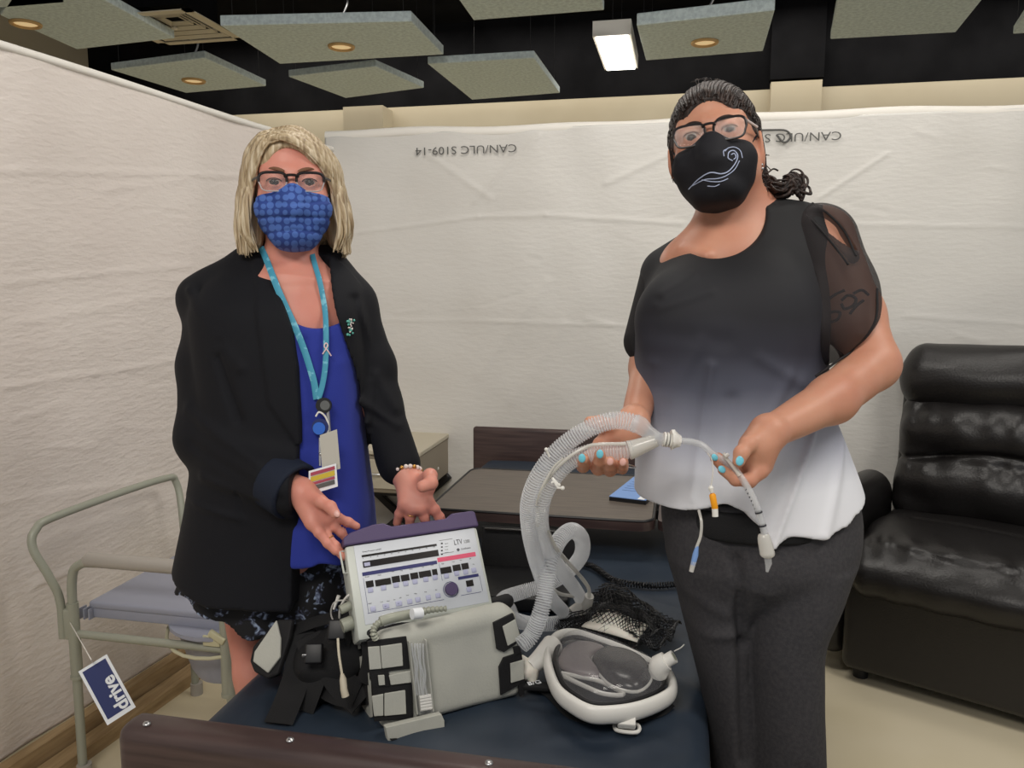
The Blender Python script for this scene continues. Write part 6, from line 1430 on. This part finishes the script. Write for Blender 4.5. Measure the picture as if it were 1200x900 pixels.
mb.build('ponytail_curls', M['hair_brown'], pr_, ang=80, kind='stuff')
solid('nape_hair', [(rc(V(872, 160, 1.47), V(892, 212, 1.46), .030, .020), .02), (rc(V(890, 212, 1.455), V(925, 222, 1.445), .019, .015), .02), (ell(V(930, 216, 1.44), (.016, .014, .014)), .01), (rc(V(800, 205, 1.46), V(803, 218, 1.46), .006, .003), .01)], M['hair_brown'], pr_, V(780, 250, 1.50)-.03, V(950, 130, 1.5)+.03, .004, disp=lambda X, Y, Z: .0025*np.sin(X*160+Z*60)+0*Y)

# ombre blouse: cloth colour runs from black at the yoke to white at the hem
mo = mat('ombre_chiffon', srgb(24, 24, 28), .75); nt = mo.node_tree; Lk = nt.links; tc = nt.nodes['Texture Coordinate']
sp_ = nt.nodes.new('ShaderNodeSeparateXYZ'); mr = nt.nodes.new('ShaderNodeMapRange'); rp = nt.nodes.new('ShaderNodeValToRGB'); nz_ = nt.nodes.new('ShaderNodeTexNoise'); nz_.inputs['Scale'].default_value = 6
ad = nt.nodes.new('ShaderNodeMath'); ad.operation = 'MULTIPLY_ADD'; ad.inputs[1].default_value = .05
Lk.new(tc.outputs['Object'], sp_.inputs[0]); Lk.new(tc.outputs['Object'], nz_.inputs[0]); Lk.new(nz_.outputs[0], ad.inputs[0]); Lk.new(sp_.outputs[2], ad.inputs[2]); Lk.new(ad.outputs[0], mr.inputs[0])
Lk.new(mr.outputs[0], rp.inputs[0]); Lk.new(rp.outputs[0], nt.nodes['Principled BSDF'].inputs['Base Color'])
BL0 = 0.86                                               # object origin height of the blouse
zz = lambda y: V(0, y, 1.33)[2]-BL0+.025
mr.inputs[1].default_value = zz(640); mr.inputs[2].default_value = zz(240)
els = [(640, (232, 232, 236)), (575, (226, 228, 234)), (530, (186, 190, 204)), (492, (132, 136, 152)), (455, (84, 87, 102)), (415, (50, 51, 62)), (370, (32, 32, 38)), (300, (26, 26, 29))]
rp.color_ramp.elements[0].position = 0; rp.color_ramp.elements[0].color = srgb(*els[0][1]); rp.color_ramp.elements[1].position = 1; rp.color_ramp.elements[1].color = srgb(26, 26, 28)
for y, c in els[1:]: e = rp.color_ramp.elements.new((zz(y)-zz(640))/(zz(240)-zz(640))); e.color = srgb(*c)
bl_lv = [(855, 925, 250, 1.46, .05), (812, 962, 275, 1.465, .085), (780, 968, 300, 1.465, .115), (760, 968, 335, 1.46, .140), (748, 966, 375, 1.455, .155), (744, 962, 420, 1.455, .155), (745, 966, 470, 1.46, .152), (745, 985, 520, 1.465, .155), (744, 1003, 570, 1.465, .160), (744, 1014, 620, 1.465, .165), (744, 1018, 660, 1.465, .165)]
v = Vol((V(735, 0, 1.5)[0]-.02, 1.24, V(0, 655, 1.3)[2]), (V(1025, 0, 1.5)[0]+.02, 1.68, V(0, 215, 1.45)[2]), .0042)
v.add(loft(bl_lv, p=2.2), .01)
v.add(ell(V(800, 372, 1.37), (.075, .065, .075)), .06); v.add(ell(V(895, 362, 1.36), (.078, .065, .078)), .06)
v.add(rc(V(880, 264, 1.475), V(955, 282, 1.445), .057, .063), .03); v.add(rc(V(845, 285, 1.50), V(784, 322, 1.525), .055, .055), .03)
v.cut(ell(V(855, 262, 1.385), (.080, .14, .052), rotm(y=-36)), .004); v.cut(rc(V(852, 205, 1.45), V(862, 262, 1.475), .063, .067), .004)
v.cut(hem([(735, 598), (745, 598), (757, 606), (790, 606), (830, 598), (856, 594), (872, 599), (893, 622), (906, 640), (926, 629), (965, 630), (1000, 623), (1012, 612), (1040, 600)], 1.315), .003)
v.disp(folds([(V(975, 455, 1.33), V(905, 645, 1.30), .007, .006), (V(968, 470, 1.33), V(885, 630, 1.30), -.004, .010), (V(835, 430, 1.30), V(815, 590, 1.30), .007, .008), (V(822, 400, 1.30), V(790, 470, 1.31), .003, .012), (V(770, 430, 1.31), V(765, 600, 1.31), .006, .010), (V(860, 470, 1.30), V(850, 590, 1.30), -.005, .012),
              (V(925, 440, 1.31), V(880, 540, 1.30), .004, .010), (V(990, 520, 1.36), V(965, 625, 1.32), .006, .010), (V(770, 360, 1.33), V(830, 340, 1.32), .004, .008), (V(775, 345, 1.33), V(812, 322, 1.33), .004, .007), (V(915, 330, 1.34), V(935, 430, 1.33), -.003, .014), (V(890, 420, 1.30), V(940, 450, 1.31), .003, .010), (V(765, 390, 1.32), V(850, 400, 1.30), -.003, .016)]))
v.disp(lambda X, Y, Z: .0035*np.sin(X*62+1.6*np.sin(Z*11))*np.clip((1.12-Z)/.25, 0, 1)+0*Y)
v.disp(waves(15, 7, .0014, 10, 30))
blo = link('blouse', v.mesh('blouse', v2w), mo, pr_, origin=(pr_.location[0], pr_.location[1], BL0))
# piping round the hem and neckline
a = MB(); P = cr([W(x, y+1, 1.312) for x, y in ((757, 606), (790, 606), (830, 598), (856, 594), (872, 599), (893, 622), (906, 640), (926, 629), (965, 630))], 5)
# sheer sleeve with open seam
sd_ = V(985, 350, 1.40)
n_h = np.array([.72, 0, -.69])
slv = solid('sheer_sleeve', [(rc(V(958, 284, 1.435), V(975, 345, 1.40), .070, .072), .02), (rc(V(975, 345, 1.40), V(982, 385, 1.375), .070, .072), .03)], M['sheer'], blo, V(890, 470, 1.30)-.03, V(1045, 225, 1.55)+.03, .0035,
      cuts=[(plane(-n_h, V(990, 422, 1.31)*.5+V(1024, 372, 1.36)*.5), .004), (rc(V(950, 243, 1.385), V(978, 268, 1.370), .012, .014), .004), (rc(V(978, 268, 1.370), V(1000, 302, 1.365), .014, .010), .004)],
      disp=folds([(V(930, 260, 1.37), V(945, 400, 1.31), .004, .01), (V(960, 320, 1.33), V(965, 420, 1.30), .004, .008), (V(985, 300, 1.35), V(1005, 390, 1.32), .004, .01)]), label='sheer black cold-shoulder sleeve')
SB = bvh(slv)
for pts in (((938, 245, 1.385), (955, 262, 1.362), (975, 285, 1.345), (994, 310, 1.342)), ((952, 238, 1.42), (972, 252, 1.40), (990, 272, 1.385), (1003, 300, 1.372)), ((1028, 338, 1.385), (1026, 375, 1.352), (1006, 405, 1.325), (980, 424, 1.308), (956, 441, 1.300))):
    a = MB(); a.tube(cr([surf(p[0], p[1], .0005, [SB], p[2]) for p in pts], 6), .0020, 6); a.build('sleeve_hem', M['sleeve_black'], blo)
BR_ = bvh(bodyR); ink = MB()
for pts in (((957, 372), (964, 358), (976, 347), (990, 340)), ((966, 374), (974, 366), (984, 366), (982, 374), (972, 378)), ((986, 352), (994, 346), (1003, 350), (1000, 358), (990, 362), (986, 356)), ((996, 368), (1004, 358), (1012, 352)), ((1000, 344), (1010, 340), (1018, 346))):
    ink.tube(cr([surf(x, y, .0002, [BR_], 1.36) for x, y in pts], 5), .0026, 6)
ink.build('arm_tattoo', M['ink'], bodyR, kind='stuff')
solid('far_sleeve', [(rc(V(778, 320, 1.53), V(757, 400, 1.49), .044, .042), .02)], M['sleeve_black'], blo, V(720, 450, 1.50)-.03, V(800, 290, 1.6)+.05, .004, cuts=[(plane((.25, 0, 1.), V(745, 424, 1.47)), .004)])
# trousers
v = Vol((V(765, 0, 1.45)[0]-.02, 1.22, 0.0), (V(1015, 0, 1.45)[0]+.02, 1.68, V(0, 575, 1.45)[2]), .006)
v.add(loft([(778, 1000, 570, 1.455, .125), (777, 1004, 610, 1.455, .135), (782, 997, 650, 1.45, .138), (800, 972, 690, 1.45, .105), (825, 940, 715, 1.45, .07)]), .01)
A_ = [(786, 882, 650, 1.455, .115), (795, 876, 700, 1.45, .105), (810, 874, 760, 1.445, .095), (826, 877, 820, 1.44, .085), (836, 884, 900, 1.44, .08)]
B_ = [(868, 996, 650, 1.44, .12), (866, 977, 700, 1.43, .112), (866, 960, 740, 1.42, .10), (872, 957, 800, 1.41, .09), (875, 960, 860, 1.405, .09), (874, 962, 900, 1.40, .09)]
def leg(L, foot):
    A = []
    for l, r_, y, d, h in L: c = V((l+r_)/2, y, d); A.append((c[2], c[0], c[1], (r_-l)/2/FPX*d, h))
    A.append((.25, foot[0], foot[1], .075, .085)); A.append((.03, foot[0], foot[1], .08, .10)); return loftz(A)
f1 = w2v(np.array([.165, 1.50, 0])); f2 = w2v(np.array([.27, 1.44, 0]))
fL = V(862, 900, 1.44); fR = V(918, 900, 1.40)
v.add(leg(A_, (fL[0]+.005, fL[1])), .020); v.add(leg(B_, (fR[0]+.01, fR[1])), .006)
v.disp(folds([(V(838, 612, 1.33), V(862, 655, 1.32), -.008, .008), (V(862, 655, 1.34), V(871, 760, 1.345), -.012, .009), (V(871, 760, 1.345), V(878, 900, 1.34), -.012, .009), (V(800, 700, 1.34), V(850, 720, 1.34), .004, .01), (V(815, 750, 1.35), V(860, 745, 1.34), .004, .009), (V(870, 690, 1.32), V(905, 700, 1.31), .004, .01), (V(862, 620, 1.32), V(915, 630, 1.31), .004, .01), (V(975, 650, 1.37), V(945, 780, 1.36), .004, .005)]))
v.disp(waves(41, 9, .0018, 14, 45)); tr_ = part('trousers', v, M['pants'], pr_)
solid('waistband', [(loft([(790, 960, 580, 1.45, .137), (788, 965, 596, 1.45, .141), (790, 968, 612, 1.45, .139)]), .01)], M['black_web'], tr_, V(770, 640, 1.45)-[.02, .2, 0], V(985, 575, 1.45)+[.02, .2, 0], .006)
for q in (fL, fR):
    q = np.array([q[0]+.005, q[1], 0]); solid('shoe', [(rc(q+[0, .02, .045], q+[0, -.14, .035], .040, .036), .02)], M['shoe'], pr_, q-[.08, .22, .01], q+[.09, .09, .12], .007, cuts=[(plane((0, 0, 1), q), .002)])
